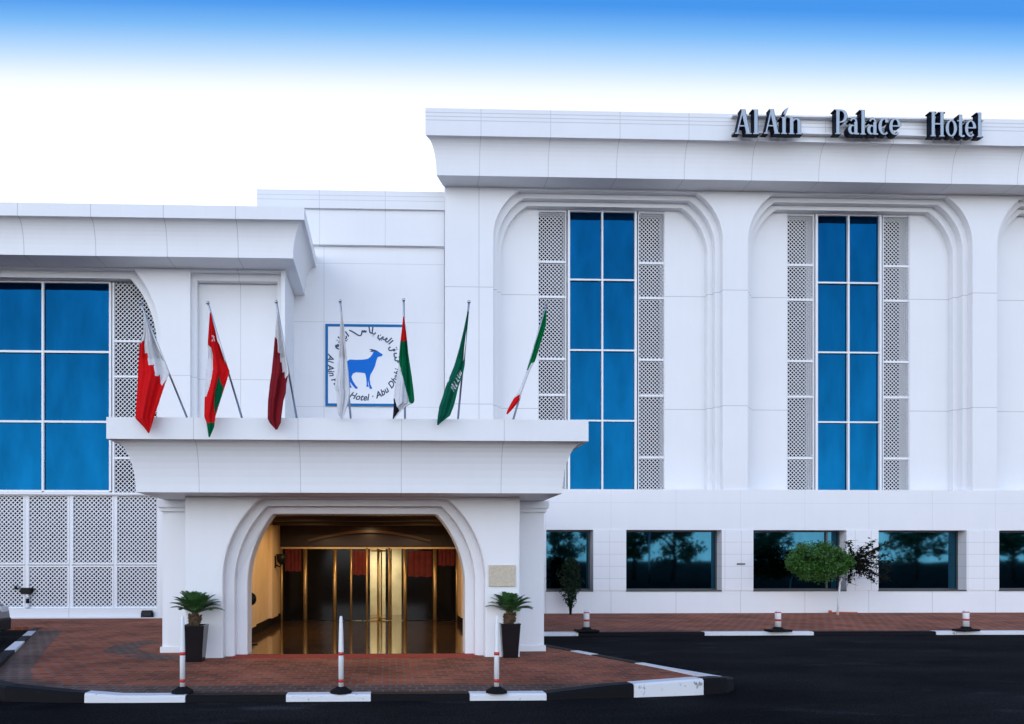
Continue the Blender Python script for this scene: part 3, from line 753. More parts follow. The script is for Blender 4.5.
# ================================================================== LETTERS ON THE CORNICE
def g_rect(x0, z0, x1, z1): return [(x0, z0), (x0, z1), (x1, z1), (x1, z0)]
def g_diag(x0, z0, x1, z1, w): return [(x0-w/2, z0), (x1-w/2, z1), (x1+w/2, z1), (x0+w/2, z0)]
def g_arc(cx, cz, rx, rz, a0, a1, wf, n=22):
    o, i_ = [], []
    for k in range(n+1):
        a = R(a0+(a1-a0)*k/n); w = wf(a)/2
        c, s_ = math.cos(a), math.sin(a)
        o.append((cx+(rx+w)*c, cz+(rz+w)*s_)); i_.append((cx+(rx-w)*c, cz+(rz-w)*s_))
    return o+i_[::-1]
TH = .175
def glyph(ch, e=0):
    """pieces of a bold roman letter (cap height 1); e shrinks the strokes"""
    th, tn, sf = TH-e, .065-e*.45, .05-e*.3
    bowl = lambda a: tn+(th-tn)*abs(math.cos(a))**1.4
    b = .004
    def stem(x, z1, top=True, bot=True, w=th):
        q = [g_rect(x-w/2, b, x+w/2, z1-b)]
        if bot: q.append(g_rect(x-w/2-.07+e/2, 0, x+w/2+.07-e/2, sf))
        if top: q.append(g_rect(x-w/2-.07+e/2, z1-sf, x+w/2+(.0 if top == 'l' else .07-e/2), z1))
        return q
    if ch == 'A': return [g_diag(.10, b, .325, .97, tn*1.15), g_diag(.55, b*2, .34, 1.0, th*1.12), g_rect(.17, .30, .47, .30+tn), g_rect(-.0+e/2, 0, .22-e/2, sf), g_rect(.43+e/2, .001, .70-e/2, sf+.001)], .70
    if ch == 'l': return stem(.16, 1.0, 'l'), .32
    if ch == 'i': return stem(.16, .68, 'l')+[[(.13, .78), (.22, 1.02), (.36, 1.08), (.24, .80)]], .34
    if ch == 'n': return stem(.14, .68, 'l')+stem(.46, .45, False)+[g_arc(.33, .44, .13, .19, 0, 150, lambda a: tn*1.3+(th-tn*1.3)*max(0, math.cos(a))**2)], .62
    if ch == 'P': return stem(.17, 1.0)+[g_arc(.30, .73, .22, .235, -90, 90, bowl), g_rect(.24, .9325-.0, .31, .9325+tn), g_rect(.24, .4625, .31, .4625+tn)], .60
    if ch == 'H': return stem(.17, 1.0)+stem(.58, 1.0)+[g_rect(.24, .48, .52, .48+tn*1.2)], .75
    if ch == 'o': return [g_arc(.26, .34, .19, .31, 0, 359.9, bowl, 40)], .52
    if ch == 'c': return [g_arc(.26, .34, .19, .31, 55, 310, bowl, 30), g_rect(.30, .50, .43, .62)], .48
    if ch == 'e': return [g_arc(.26, .34, .19, .31, 5, 312, bowl, 34), g_rect(.14, .345, .50, .345+tn)], .52
    if ch == 'a': return [g_rect(.33-th/2+.03, b, .33+th/2+.03, .50), g_arc(.26, .50, .12, .15, 0, 165, lambda a: tn*1.5, 14), g_arc(.22, .20, .13, .165, 60, 300, lambda a: tn+(th-tn)*max(0, -math.cos(a)), 18), g_rect(.40, .002, .50, sf+.02)], .52
    if ch == 't': return [g_rect(.17-th/2, .05, .17+th/2, .90), g_rect(.03, .62, .34, .62+sf*1.3), g_arc(.26, .13, .11, .11, 180, 320, lambda a: tn*1.5, 12)], .38
    return [], .3
M_lside = mat('letter_side', (.003, .005, .016), .5, spec=.12)
M_lface = mat('letter_face', (.38, .46, .55), .35)
sign = thing('roof_sign', 'large raised letters AL AIN PALACE HOTEL on the parapet of the right block', 'sign', (X(860, 21.2), 21.2, zf1))
yS0, yS1 = 21.3-.33, 21.3-.14            # front, back
words = [('Al', 734.5, 760, 138.2), ('Ain', 763.5, 803, 138.2), ('Palace', 834, 901, 138.9), ('Hotel', 929.5, 983, 141.0)]
for wd, a, b, yb_ in words:
    xa_, xb_ = X(a, yS0), X(b, yS0)
    wt = sum(glyph(c)[1] for c in wd); sx = (xb_-xa_)/wt; z0 = Z((a+b)/2, yb_-4.3, yS0); hgt = Z((a+b)/2, yb_-29.0, yS0)-z0
    cx = xa_
    for ch in wd:
        pcs, adv = glyph(ch)
        mb = MB()
        for k, pc in enumerate(pcs):
            mb.plate([(cx+x*sx, z0+z*hgt) for x, z in pc], [], yS0+.0011*k, yS1-.0013*k)
        lo = mb.build('letter', M_lside, sign)
        mb = MB()
        for k, pc in enumerate(glyph(ch, .04)[0]):
            mb.plate([(cx+x*sx, z0+z*hgt) for x, z in pc], [], yS0-.006+.0006*k, yS0+.012+.0007*k)
        mb.build('letter_face', M_lface, lo)
        cx += adv*sx
mb = MB()
for z in (zf1-.12, zf1-.62): mb.box(X(733, yS1), X(984, yS1), yS1-.005, yS1+.13, z-.02, z+.02)
mb.build('mounting_rail', M_frame, sign)

# ================================================================== LOGO BOARD ON THE MIDDLE WALL
YS = YM-.06
M_board = mat('white_board', (.80, .81, .83), .35); M_bblue = mat('blue_paint', (.008, .15, .40), .5, spec=.15); M_anim = mat('bright_blue_paint', (.0, .15, .60), .5, spec=.15)
M_ink = mat('dark_blue_ink', (.01, .035, .10), .5)
bx0, bx1 = X(325.3, YS), X(405.5, YS); bz0, bz1 = Z(365, 406.3, YS), Z(365, 324.2, YS)
logo = thing('logo_sign', 'square white sign with blue border, blue gazelle and ring of lettering on the wall', 'sign', ((bx0+bx1)/2, YS, bz0))
mb = MB(); mb.box(bx0, bx1, YS, YM-.003, bz0, bz1); mb.build('panel', M_board, logo)
mb = MB(); bwid = .085
mb.plate([(bx0, bz0), (bx0, bz1), (bx1, bz1), (bx1, bz0)], [[(bx0+bwid, bz0+bwid), (bx0+bwid, bz1-bwid), (bx1-bwid, bz1-bwid), (bx1-bwid, bz0+bwid)]], YS-.006, YS-.002)
mb.build('border', M_bblue, logo)
def lz(zx, zy): q = at(300+zx/5.17, 280+zy/5.17, YS); return (q.x, q.z)
gz = [(428,385),(424,393),(410,396),(401,400),(394,420),(388,445),(376,470),(364,490),(360,510),(364,540),(373,558),(371,563),(360,562),(357,545),(351,515),(352,540),(356,551),(343,553),(345,535),(342,505),(336,482),(315,479),(290,477),(274,484),(266,500),(272,520),(290,548),(299,557),(296,562),(287,562),(272,545),(258,525),(262,545),(268,556),(257,557),(251,540),(249,515),(250,490),(246,472),(242,455),(236,470),(233,462),(238,430),(246,418),(258,411),(290,413),(325,412),(350,408),(364,398),(374,385),(378,375),(386,366),(396,364),(408,372)]
mb = MB(); mb.plate([lz(*p_) for p_ in gz], [], YS-.008, YS-.002); mb.build('gazelle_emblem', M_anim, logo)
mb = MB(); mb.plate([lz(*p_) for p_ in [(358,360),(370,357),(390,362),(398,366),(392,371),(386,369),(374,372),(360,371),(372,366)]], [], YS-.0095, YS-.003); mb.build('gazelle_horns', M_ink, logo)
cxp, czp = at(364.4, 363.5, YS).x, at(364.4, 363.5, YS).z
upx = YS/F                                      # metres per pixel here
def arc_pt(s, h, r0, sense):
    """sense +1: upper arc, s runs from right to left in px; -1: lower arc, s from left to right"""
    if sense > 0: a = s/r0; r = r0+h
    else: a = -math.pi+s/r0; r = r0-h
    return (cxp+r*upx*math.cos(a), czp+r*upx*math.sin(a))
# Latin lettering along the lower arc: one glyph mesh per letter, merged into one part
txt = 'Al Ain Palace Hotel \u00b7 Abu Dhabi'
lm = MB(); tcu = bpy.data.curves.new('lettering', 'FONT'); to = bpy.data.objects.new('lettering', tcu); C.objects.link(to)
tcu.size = 1.0; tcu.shear = .3; tcu.offset = .022; tcu.resolution_u = 3
size_px = 9.0
def glyph_mesh(ch):
    tcu.body = ch; bpy.context.view_layer.update()
    dg = bpy.context.evaluated_depsgraph_get(); me = bpy.data.meshes.new_from_object(to.evaluated_get(dg)); return me
def width(s):
    tcu.body = s; bpy.context.view_layer.update(); return to.dimensions.x
adv = {}
for ch in set(txt):
    adv[ch] = .30 if ch == ' ' else width('n'+ch+'n')-width('nn')
tot = sum(adv[c] for c in txt)*size_px
r0 = 36.9
s = (math.pi*r0*(R(350)-R(180))/math.pi) - tot
for ch in txt:
    if ch != ' ':
        me = glyph_mesh(ch)
        idx = []
        for v in me.vertices: idx.append(lm.bm.verts.new((*[0]*3,)))
        for v, nv in zip(me.vertices, idx):
            q = arc_pt(s+v.co.x*size_px, v.co.y*size_px, r0, -1); nv.co = (q[0], YS-.005, q[1])
        for pl in me.polygons:
            try: lm.bm.faces.new([idx[i] for i in pl.vertices])
            except ValueError: pass
        bpy.data.meshes.remove(me)
    s += adv[ch]*size_px
bpy.data.objects.remove(to)
lm.build('latin_lettering', M_ink, logo)
# Arabic lettering on the upper arc: pen strokes, right to left (s from the right end, h above the ring), in px
def stroke(mb, pts, w=1.3, n=4):
    P_ = []
    for i in range(len(pts)-1):
        p0 = pts[max(i-1, 0)]; p1 = pts[i]; p2 = pts[i+1]; p3 = pts[min(i+2, len(pts)-1)]
        for k in range(n):
            t_ = k/n
            P_.append(tuple(.5*((2*p1[j])+(-p0[j]+p2[j])*t_+(2*p0[j]-5*p1[j]+4*p2[j]-p3[j])*t_*t_+(-p0[j]+3*p1[j]-3*p2[j]+p3[j])*t_**3) for j in (0, 1)))
    P_.append(pts[-1])
    W_ = [arc_pt(s_, h_, 31.0, 1) for s_, h_ in P_]
    for k, (a, b) in enumerate(zip(W_, W_[1:])):
        stroke.k += 1
        mb.bar((a[0], YS-.004-.00001*(stroke.k % 300), a[1]), (b[0], YS-.004-.00001*(stroke.k % 300), b[1]), w*upx, .003, up=(0, 1, 0))
stroke.k = 0
am = MB()
def dot(s_, h_): stroke(am, [(s_-.45, h_), (s_+.45, h_)], 1.0, 1)
S0 = 1
# fa nun dal qaf
stroke(am, [(S0+1, 2), (S0+0, 3.2), (S0+1.2, 3.6), (S0+1.8, 2), (S0+2.2, 0), (S0+4.5, 0), (S0+5, 2), (S0+5.6, 0), (S0+8, 0), (S0+9.4, .6), (S0+8.4, 3)]); dot(S0+1, 5.6); dot(S0+5, 4.2)
stroke(am, [(S0+12.2, .5), (S0+11.6, 2.2), (S0+13, 2.4), (S0+13, 0), (S0+14, -2.6), (S0+16.4, -2.4), (S0+16.8, 0)]); dot(S0+12, 4.6); dot(S0+13.6, 4.8)
# alef lam ain ya nun
A0 = S0+20
stroke(am, [(A0, 0), (A0+.2, 6.2)]); stroke(am, [(A0+2.4, 6.6), (A0+2.4, .4), (A0+3.6, 0), (A0+5, .4), (A0+5.8, 2.6), (A0+4.6, 2.8), (A0+6, .2), (A0+8.2, 0), (A0+8.7, 2), (A0+9.2, 0), (A0+10.2, -2.2), (A0+12.6, -2.2), (A0+13.4, 1)]); dot(A0+8.2, -2); dot(A0+9.6, -3.2); dot(A0+11.8, 1.6)
# ba lam alef sin
B0 = A0+17
stroke(am, [(B0, 2), (B0+.4, 0), (B0+2, 0), (B0+3, .4), (B0+3.6, 6.5)]); stroke(am, [(B0+3.2, .3), (B0+5.2, .5), (B0+7, 6.4)]); dot(B0+1.2, -2)
stroke(am, [(B0+9, 2), (B0+9.6, 0), (B0+10.8, 2), (B0+11.4, 0), (B0+12.6, 2), (B0+13.2, 0), (B0+14.2, -2.4), (B0+17.4, -2.2), (B0+24, 5.4)])
# alef ba waw za ba ya
D0 = B0+27
stroke(am, [(D0, 0), (D0+.4, 6)]); stroke(am, [(D0+2, 2), (D0+2.6, 0), (D0+4.6, .2), (D0+4.2, 2.2), (D0+5.8, 2), (D0+5.6, -1), (D0+4.2, -2.6)]); dot(D0+2.8, -2)
stroke(am, [(D0+8, 6.4), (D0+8.2, 0), (D0+10.6, .2), (D0+11, 2), (D0+9, 1.8), (D0+8.2, .2), (D0+13, 0), (D0+13.6, 2), (D0+14.2, 0), (D0+15.6, .6), (D0+14.6, 2.6), (D0+16.8, 1.2), (D0+16.4, -2.2), (D0+13.4, -2.8)]); dot(D0+10.6, 4.4); dot(D0+13.8, -2)
am.build('arabic_lettering', M_ink, logo)
# ================================================================== FLAGS
def inpoly(x, y, poly):
    c = False; n = len(poly)
    for i in range(n):
        (x0, y0), (x1, y1) = poly[i], poly[i-1]
        if (y0 > y) != (y1 > y) and x < (x1-x0)*(y-y0)/(y1-y0)+x0: c = not c
    return c
def interp(tab, v):
    if v <= tab[0][0]: return tab[0][1]
    for (a, p), (b, q) in zip(tab, tab[1:]):
        if v <= b: return p+(q-p)*(v-a)/(b-a)
    return tab[-1][1]
FM = {k: mat('cloth_'+k, c, .85, spec=.08, noise=.06, nscale=20) for k, c in dict(white=(.66, .67, .70), red=(.62, .008, .010), green=(.0, .115, .045), maroon=(.20, .012, .018), black=(.010, .010, .018), teal=(.004, .105, .062), dgreen=(.0, .15, .045)).items()}
YF0, YF1 = 10.62, 11.32                        # pole top leans out over the roof edge
def flag(label, top, base, rows, default, regions, folds, flip=1):
    """rows: (y, left, right); the cloth hangs from the leaning pole, folded"""
    bx = at(base[0], base[1], YF1); tx = at(top[0], top[1], YF0)
    t = thing('flag', label, 'flag', (bx.x, YF1, zcf1), 'flags along the portico roof')
    d = (tx-bx)
    foot = bx-d*.16
    mb = MB(); mb.tube([foot, tx], [.017, .014], 10); po = mb.build('pole', M_steel, t)
    mb = MB(); bmesh.ops.create_icosphere(mb.bm, subdivisions=2, radius=.026, matrix=Matrix.Translation(tx)); mb.build('finial', M_steel, po, smooth=True)
    ys_ = [r[0] for r in rows]; y0, y1 = ys_[0], ys_[-1]
    Lt = [(r[0], r[1]) for r in rows]; Rt = [(r[0], r[2]) for r in rows]
    nu, nv = 40, 130
    mb = MB(); grid = []; pix = []
    for j in range(nv+1):
        y = y0+(y1-y0)*j/nv; l_, r_ = interp(Lt, y), interp(Rt, y)
        k = min(1.0, max(0, (y-top[1])/(base[1]-top[1])))
        Yc = YF0+(YF1-YF0)*k-.03
        Yc = min(Yc, 10.93)
        row = []; prow = []
        for i in range(nu+1):
            u = i/nu; x = l_+(r_-l_)*u
            amp = min(.06, (r_-l_)/64*.22)
            yy = Yc+amp*math.sin(folds[0]*2*math.pi*u+folds[1]+.012*(y-y0))*(.6+.4*math.sin(u*5+y*.03))+.25*amp*math.sin(3.1*folds[0]*2*math.pi*u+.02*y)
            v = at(x, y, yy); row.append(mb.bm.verts.new(v)); prow.append((x, y))
        grid.append(row); pix.append(prow)
    names = [default]+[c for c, _ in regions]; uniq = list(dict.fromkeys(names))
    for j in range(nv):
        for i in range(nu):
            f = mb.bm.faces.new((grid[j][i], grid[j][i+1], grid[j+1][i+1], grid[j+1][i])); f.smooth = True
            cx_ = (pix[j][i][0]+pix[j+1][i+1][0])/2; cy_ = (pix[j][i][1]+pix[j+1][i+1][1])/2
            cc = default
            for c, poly in regions:
                if inpoly(cx_, cy_, poly): cc = c
            f.material_index = uniq.index(cc)
    o = mb.build('cloth', [FM[c] for c in uniq], t)
    sm = o.modifiers.new('thickness', 'SOLIDIFY'); sm.thickness = .004
    return t
def z3(*pts): return [(120+x/4.67, 290+y/4.67) for x, y in pts]
def z4(*pts): return [(380+x/5.17, 290+y/5.17) for x, y in pts]
def z2(*pts): return [(300+x/5.17, 280+y/5.17) for x, y in pts]
def rw(f, *rows): return [(f((0, y))[0][1], f((a, y))[0][0], f((b, y))[0][0]) for y, a, b in rows]
flag('red flag with white serrated hoist, leftmost on the portico roof, in front of the lattice', (140.5, 303), (187, 417.5),
     rw(z3, (110, 112, 116), (200, 108, 152), (255, 90, 176), (390, 84, 230), (440, 82, 210), (600, 73, 158), (640, 112, 146), (668, 133, 137)), 'red',
     [('white', z3((112, 100), (125, 100), (240, 390), (196, 446), (191, 438), (186, 398), (166, 404), (158, 348), (135, 352), (129, 296), (117, 294), (112, 232), (92, 255), (104, 180)))], (1.3, .4))
flag('red flag with white and green stripes and green tip, second from the left', (207.8, 302.8), (242, 418),
     rw(z3, (105, 419, 424), (240, 410, 456), (260, 410, 466), (300, 412, 480), (380, 402, 512), (440, 398, 494), (500, 396, 474), (590, 394, 446), (615, 404, 443), (640, 408, 440), (687, 415, 420)), 'red',
     [('white', z3((412, 256), (425, 268), (434, 300), (434, 370), (424, 430), (404, 500), (390, 500), (396, 400))),
      ('green', z3((460, 400), (474, 440), (486, 455), (474, 500), (446, 582), (440, 560), (441, 480))),
      ('green', z3((400, 618), (445, 622), (440, 650), (415, 700))),
      ('white', z3((430, 214), (436, 212), (444, 240), (440, 240))), ('white', z3((440, 216), (443, 216), (432, 240), (429, 238)))], (1.1, 1.2))
flag('maroon flag with white serrated hoist, third from the left', (276.3, 301.8), (296.7, 418),
     rw(z3, (100, 733, 738), (215, 723, 756), (300, 716, 772), (385, 708, 788), (440, 700, 776), (480, 696, 774), (520, 692, 762), (600, 690, 752), (620, 700, 750), (652, 728, 734)), 'maroon',
     [('white', z3((730, 90), (740, 90), (792, 385), (772, 414), (769, 382), (759, 386), (756, 340), (748, 338), (746, 296), (738, 292), (736, 232), (722, 217)))], (1.2, 2.0))
flag('plain white flag hanging limp in front of the blue bordered sign', (340.2, 301), (350.7, 418),
     rw(z2, (160, 211, 216), (250, 206, 228), (400, 200, 240), (480, 188, 250), (560, 178, 256), (580, 190, 258), (625, 190, 252), (690, 196, 232), (716, 214, 222)), 'white', [], (1.6, .3))
flag('red, green, white and black flag hanging straight, right edge of the blue bordered sign', (403.7, 300), (405, 418),
     rw(z2, (190, 533, 539), (240, 528, 545), (315, 519, 554), (380, 513, 560), (440, 510, 569), (500, 500, 578), (560, 490, 586), (620, 484, 592), (635, 486, 588), (650, 485, 555), (670, 484, 528), (695, 482, 506), (718, 480, 486)), 'white',
     [('red', z2((520, 180), (550, 180), (556, 316), (516, 318))),
      ('green', z2((514, 318), (556, 312), (600, 630), (582, 645), (566, 634), (556, 600), (540, 540), (526, 480), (510, 415))),
      ('black', z2((480, 610), (490, 612), (500, 650), (514, 676), (494, 700), (478, 725)))], (1.3, .9))
flag('dark green flag with white script, second from the right', (469, 302), (458, 418.6),
     rw(z4, (110, 452, 460), (200, 434, 452), (300, 410, 444), (390, 384, 438), (430, 368, 430), (500, 340, 406), (560, 322, 392), (600, 308, 382), (650, 300, 362), (672, 298, 332), (698, 296, 302)), 'teal',
     [('white', z4((368, 486), (376, 484), (394, 512), (386, 514))), ('white', z4((378, 470), (384, 470), (402, 498), (396, 502))), ('white', z4((388, 455), (393, 452), (410, 470), (404, 476))),
      ('white', z4((395, 440), (400, 436), (416, 452), (412, 458))), ('white', z4((364, 498), (370, 498), (384, 524), (380, 526))), ('white', z4((412, 420), (416, 414), (424, 432), (420, 438))), ('white', z4((404, 430), (409, 426), (420, 440), (416, 446))),
      ('white', z4((350, 470), (356, 458), (360, 462), (354, 478))), ('white', z4((388, 350), (396, 335), (398, 342), (391, 358)))], (1.0, 2.4))
flag('green, white and red flag wrapped thin along its pole, rightmost on the portico roof', (547, 303.5), (513.5, 418.6),
     rw(z4, (105, 854, 862), (180, 832, 858), (260, 806, 836), (340, 782, 812), (375, 772, 798), (410, 760, 778), (450, 746, 764), (500, 728, 745), (545, 700, 730), (580, 680, 714), (615, 660, 686), (642, 653, 660)), 'white',
     [('dgreen', z4((840, 100), (880, 100), (860, 180), (800, 372), (784, 378), (764, 415), (758, 412), (790, 320))), ('red', z4((640, 660), (690, 560), (722, 540), (722, 570), (680, 640)))], (.8, .2))

# ================================================================== POTTED PALMS
M_leafd = mat('cycad_leaf', (.045, .125, .035), .45, noise=.35, nscale=9)
M_pot = mat('black_glazed_pot', (.008, .008, .010), .18)
M_bark = mat('shaggy_trunk', (.09, .055, .03), .9, noise=.4, nscale=40, bump=1)
M_soil = mat('potting_soil', (.03, .02, .014), .95, noise=.3, nscale=50)
def potted_palm(label, x, y, hpot, wt, wb, spread, seed):
    rnd = random.Random(seed)
    t = thing('potted_palm', label, 'potted palm', (x, y, 0), 'potted palms flanking the arch')
    mb = MB()
    def ring(w, z, r=.03):
        pts = []
        for cx_, cy_, a0 in ((1, 1, 0), (-1, 1, 90), (-1, -1, 180), (1, -1, 270)):
            for k in range(4):
                a = R(a0+30*k); pts.append(mb.bm.verts.new((x+cx_*(w/2-r)+r*math.cos(a), y+cy_*(w/2-r)+r*math.sin(a), z)))
        return pts
    rs = [ring(wb, .002), ring(wb+.005, .02), ring(wt-.01, hpot-.03), ring(wt, hpot-.012), ring(wt, hpot), ring(wt-.05, hpot), ring(wt-.06, hpot-.05)]
    for a, b in zip(rs, rs[1:]):
        for k in range(16): mb.bm.faces.new((a[k], a[(k+1) % 16], b[(k+1) % 16], b[k]))
    mb.bm.faces.new(rs[0][::-1])
    pot = mb.build('pot', M_pot, t)
    mb = MB(); mb.box(x-wt/2+.035, x+wt/2-.035, y-wt/2+.035, y+wt/2-.035, hpot-.06, hpot-.04); mb.build('soil', M_soil, pot)
    mb = MB(); zt_ = hpot+.20
    mb.tube([(x, y, hpot-.05), (x, y, hpot+.05), (x, y, hpot+.12), (x, y, zt_)], [.06, .085, .08, .05], 12)
    for k in range(60):
        a = rnd.uniform(0, 6.28); z = hpot+rnd.uniform(-.02, .15); q = Vector((math.cos(a), math.sin(a), 0))
        mb.bar(Vector((x, y, z))+q*.07, Vector((x, y, z+.03))+q*.105, .03, .012)
    mb.build('trunk', M_bark, t)
    mb = MB(); nf = 40
    for k in range(nf):
        a = k*2.39996+rnd.uniform(-.2, .2); lev = k/nf
        el = R(26+58*lev+rnd.uniform(-6, 6)); Lf = spread*rnd.uniform(.85, 1.1)*(1-.30*max(0, lev-.6)/.4)
        pts = []; p = Vector((x, y, zt_-.03)); e = el
        n = 12
        for i in range(n+1):
            pts.append(p.copy()); dirv = Vector((math.cos(a)*math.cos(e), math.sin(a)*math.cos(e), math.sin(e)))
            p = p+dirv*Lf/n; e -= R(2.2+3.6*(1-lev))*(.3+i/n)
        mb.tube(pts, [.006*(1-.7*i/n) for i in range(n+1)], 4)
        for i in range(n*3):
            u = .12+.88*i/(n*3); q = u*n; i0 = min(n-1, int(q)); c = pts[i0].lerp(pts[i0+1], q-i0); tv = (pts[i0+1]-pts[i0]).normalized()
            side = tv.cross(Vector((0, 0, 1)))
            if side.length < .1: side = Vector((-math.sin(a), math.cos(a), 0))
            side.normalize(); upv = side.cross(tv)
            ll = .155*math.sin(math.pi*min(1, .22+.75*u))**.7*spread/.48
            for sg in (1, -1):
                dv = (side*sg*.80+tv*.55+upv*.22+Vector((0, 0, -.05))).normalized()
                wv = tv*.0075
                tip = c+dv*ll+Vector((0, 0, -.012*rnd.random()))
                mb.face([c-wv, c+wv, c+dv*ll*.6+wv*.8, tip, c+dv*ll*.6-wv*.8])
    mb.build('fronds', M_leafd, t)
pp = ground(195, 661); potted_palm('potted palm in tall black pot left of the arch', pp.x, pp.y, .585, .37, .27, .47, 3)
pp = ground(509.5, 657); potted_palm('potted palm in tall black pot under the stone plaque right of the arch', pp.x, pp.y, .575, .34, .25, .45, 11)

# ================================================================== BOLLARDS
def bollard(px, py, label, first=None):
    g = ground(px, py, .012)
    if first:
        c = copy_tree(first); c.location = (g.x, g.y, .012); c['label'] = label; c.rotation_euler.z = random.uniform(-.3, .3)
        c.rotation_euler.x = random.uniform(-.015, .015); c.rotation_euler.y = random.uniform(-.02, .02); return c
    t = thing('bollard', label, 'bollard', (g.x, g.y, .012), 'flexible kerb posts')
    x, y, z = g.x, g.y, .012
    mb = MB()
    mb.tube([(x, y, z), (x, y, z+.025), (x, y, z+.05), (x, y, z+.075)], [.135, .13, .085, .05], 10, smooth=False); mb.build('base', M_rubber, t)
    mb = MB(); mb.tube([(x, y, z+.07), (x, y, z+.50), (x, y, z+.52), (x, y, z+.72), (x, y, z+.90), (x, y, z+.93)], [.032, .032, .031, .027, .020, .014], 14); mb.build('post', M_pwhite, t)
    mb = MB(); mb.tube([(x, y, z+.125), (x, y, z+.165)], .0332, 14); mb.build('red_band', M_red, t)
    mb = MB(); mb.tube([(x, y, z+.455), (x, y, z+.495)], .0332, 14); mb.build('red_band', M_red, t)
    return t
b0 = bollard(182.5, 692.5, 'white flexible kerb post with red bands in front of the left potted palm')
bollard(341, 692.5, 'white flexible kerb post with red bands standing in front of the middle of the arch', b0)
bollard(496.5, 692.5, 'white flexible kerb post with red bands in front of the right potted palm', b0)
def stub(px, py, label, first=None):
    g = ground(px, py, .012)
    if first:
        c = copy_tree(first); c.location = (g.x, g.y, .012); c['label'] = label; c.rotation_euler.z = random.uniform(-.3, .3); return c
    x, y, z = g.x, g.y, .012
    t = thing('kerb_stub', label, 'bollard', (x, y, z), 'short posts along the far kerb')
    mb = MB(); mb.box(x-.26, x+.26, y-.15, y+.15, z, z+.05); mb.tube([(x, y, z+.045), (x, y, z+.11)], [.14, .08], 12); mb.build('base', M_rubber, t, bevel=.015)
    mb = MB(); mb.tube([(x, y, z+.10), (x, y, z+.45), (x, y, z+.475)], [.066, .066, .05], 16); mb.build('post', M_pwhite, t)
    mb = MB(); mb.tube([(x, y, z+.24), (x, y, z+.285)], .0675, 16); mb.build('red_band', M_red, t)
    mb = MB(); mb.tube([(x, y, z+.425), (x, y, z+.452)], .0672, 16); mb.build('red_band', M_red, t)
    return t
s0 = stub(586.5, 631.8, 'short white post with red bands on the far kerb nearest the dark narrow shrub')
stub(778, 631.5, 'short white post with red bands on the far kerb in front of the tree crown', s0)
stub(966, 631, 'short white post with red bands on the far kerb nearest the right edge', s0)

# ================================================================== PLANTS
M_sh = mat('shrub_leaf', (.008, .024, .008), .6, spec=.2, noise=.5, nscale=12)
M_green = mat('bright_leaf', (.032, .115, .010), .5, noise=.55, nscale=7)
M_twig = mat('dark_twig', (.010, .012, .008), .9, spec=.1)
M_lime = mat('whitewashed_bark', (.72, .72, .74), .8, noise=.08, nscale=20, bump=.4)
def leaf(mb, c, size, rnd, mi=0):
    n = Vector((rnd.gauss(0, 1), rnd.gauss(0, 1), rnd.gauss(.3, 1))).normalized()
    a = n.orthogonal().normalized(); a.rotate(Matrix.Rotation(rnd.uniform(0, 6.28), 3, n)); b = n.cross(a)
    s = size*rnd.uniform(.6, 1.25)
    mb.face([c-a*s, c-b*s*.42-a*s*.1+n*s*.08, c+a*s, c+b*s*.42-a*s*.1+n*s*.08], mi)
rnd = random.Random(5)
YP = 21.75; g = Vector((X(570.5, YP), YP, 0))
t = thing('shrub', 'narrow dark green shrub against the leftmost small window beside the portico', 'shrub', (g.x, YP, 0))
mb = MB()
zc_ = [(z_, w_) for z_, w_ in ((.22, .08), (.5, .2), (.8, .30), (1.1, .36), (1.35, .34), (1.6, .20), (1.72, .06))]
for k in range(1300):
    z_ = .22+1.52*rnd.random()**.8; w_ = interp(zc_, z_)
    a = rnd.uniform(0, 6.28); r_ = w_*rnd.random()**.45*(1+.25*math.sin(3*a+z_*9))
    leaf(mb, Vector((g.x+r_*math.cos(a), YP+r_*math.sin(a)*.8, z_)), .055, rnd)
mb.build('leaves', M_sh, t)
mb = MB()
for k in range(9):
    a = k*.7; e = Vector((g.x+.2*math.cos(a), YP+.18*math.sin(a), .9+.08*k))
    mb.tube([(g.x+.02*math.cos(a), YP+.02*math.sin(a), 0), (g.x+.06*math.cos(a), YP+.05*math.sin(a), .45), e], [.014, .011, .005], 5)
mb.build('stems', M_twig, t)
# young tree with an oval crown and dark sparse boughs to its right
YT = 21.3
cc = at(820, 562, YT); sc = YT/F
tx = at(838, 600, YT).x
t = thing('young_tree', 'young street tree with oval bright green crown and bare dark boughs on the right', 'tree', (tx, YT, 0))
mb = MB(); rnd = random.Random(9)
clumps = []
for k in range(170):
    u = rnd.uniform(-1, 1); env = (1-abs(u)**2.2)**.5*(1.0 if u < 0 else 1-.45*u)
    v = rnd.uniform(-1, 1)*env; w_ = rnd.uniform(-1, 1)*math.sqrt(max(0, 1-v*v*.8))*env
    clumps.append((Vector((cc.x+u*31*sc, YT+w_*.5, cc.z+v*18*sc)), rnd.uniform(.12, .22)))
for c, r_ in clumps:
    for k in range(75):
        q = Vector((rnd.gauss(0, 1), rnd.gauss(0, 1), rnd.gauss(0, 1))).normalized()*r_*rnd.random()**.5
        leaf(mb, c+q, .042, rnd)
mb.build('crown', M_green, t)
mb = MB(); bmid = at(853, 562, YT)
mb.tube([(tx, YT+.02, 0), (tx+.02, YT, .5), (tx+.06, YT, 1.0), (bmid.x-.1, YT, bmid.z-.05), (bmid.x+.1, YT, bmid.z)], [.035, .03, .028, .025, .02], 8)
mb.build('trunk', M_lime, t)
mb = MB()
tips = [(862, 547), (848, 540), (876, 539), (880, 547), (862, 577), (848, 584), (877, 585), (880, 577), (872, 562), (892, 553), (894, 571), (897, 562), (893, 541), (893, 582)]
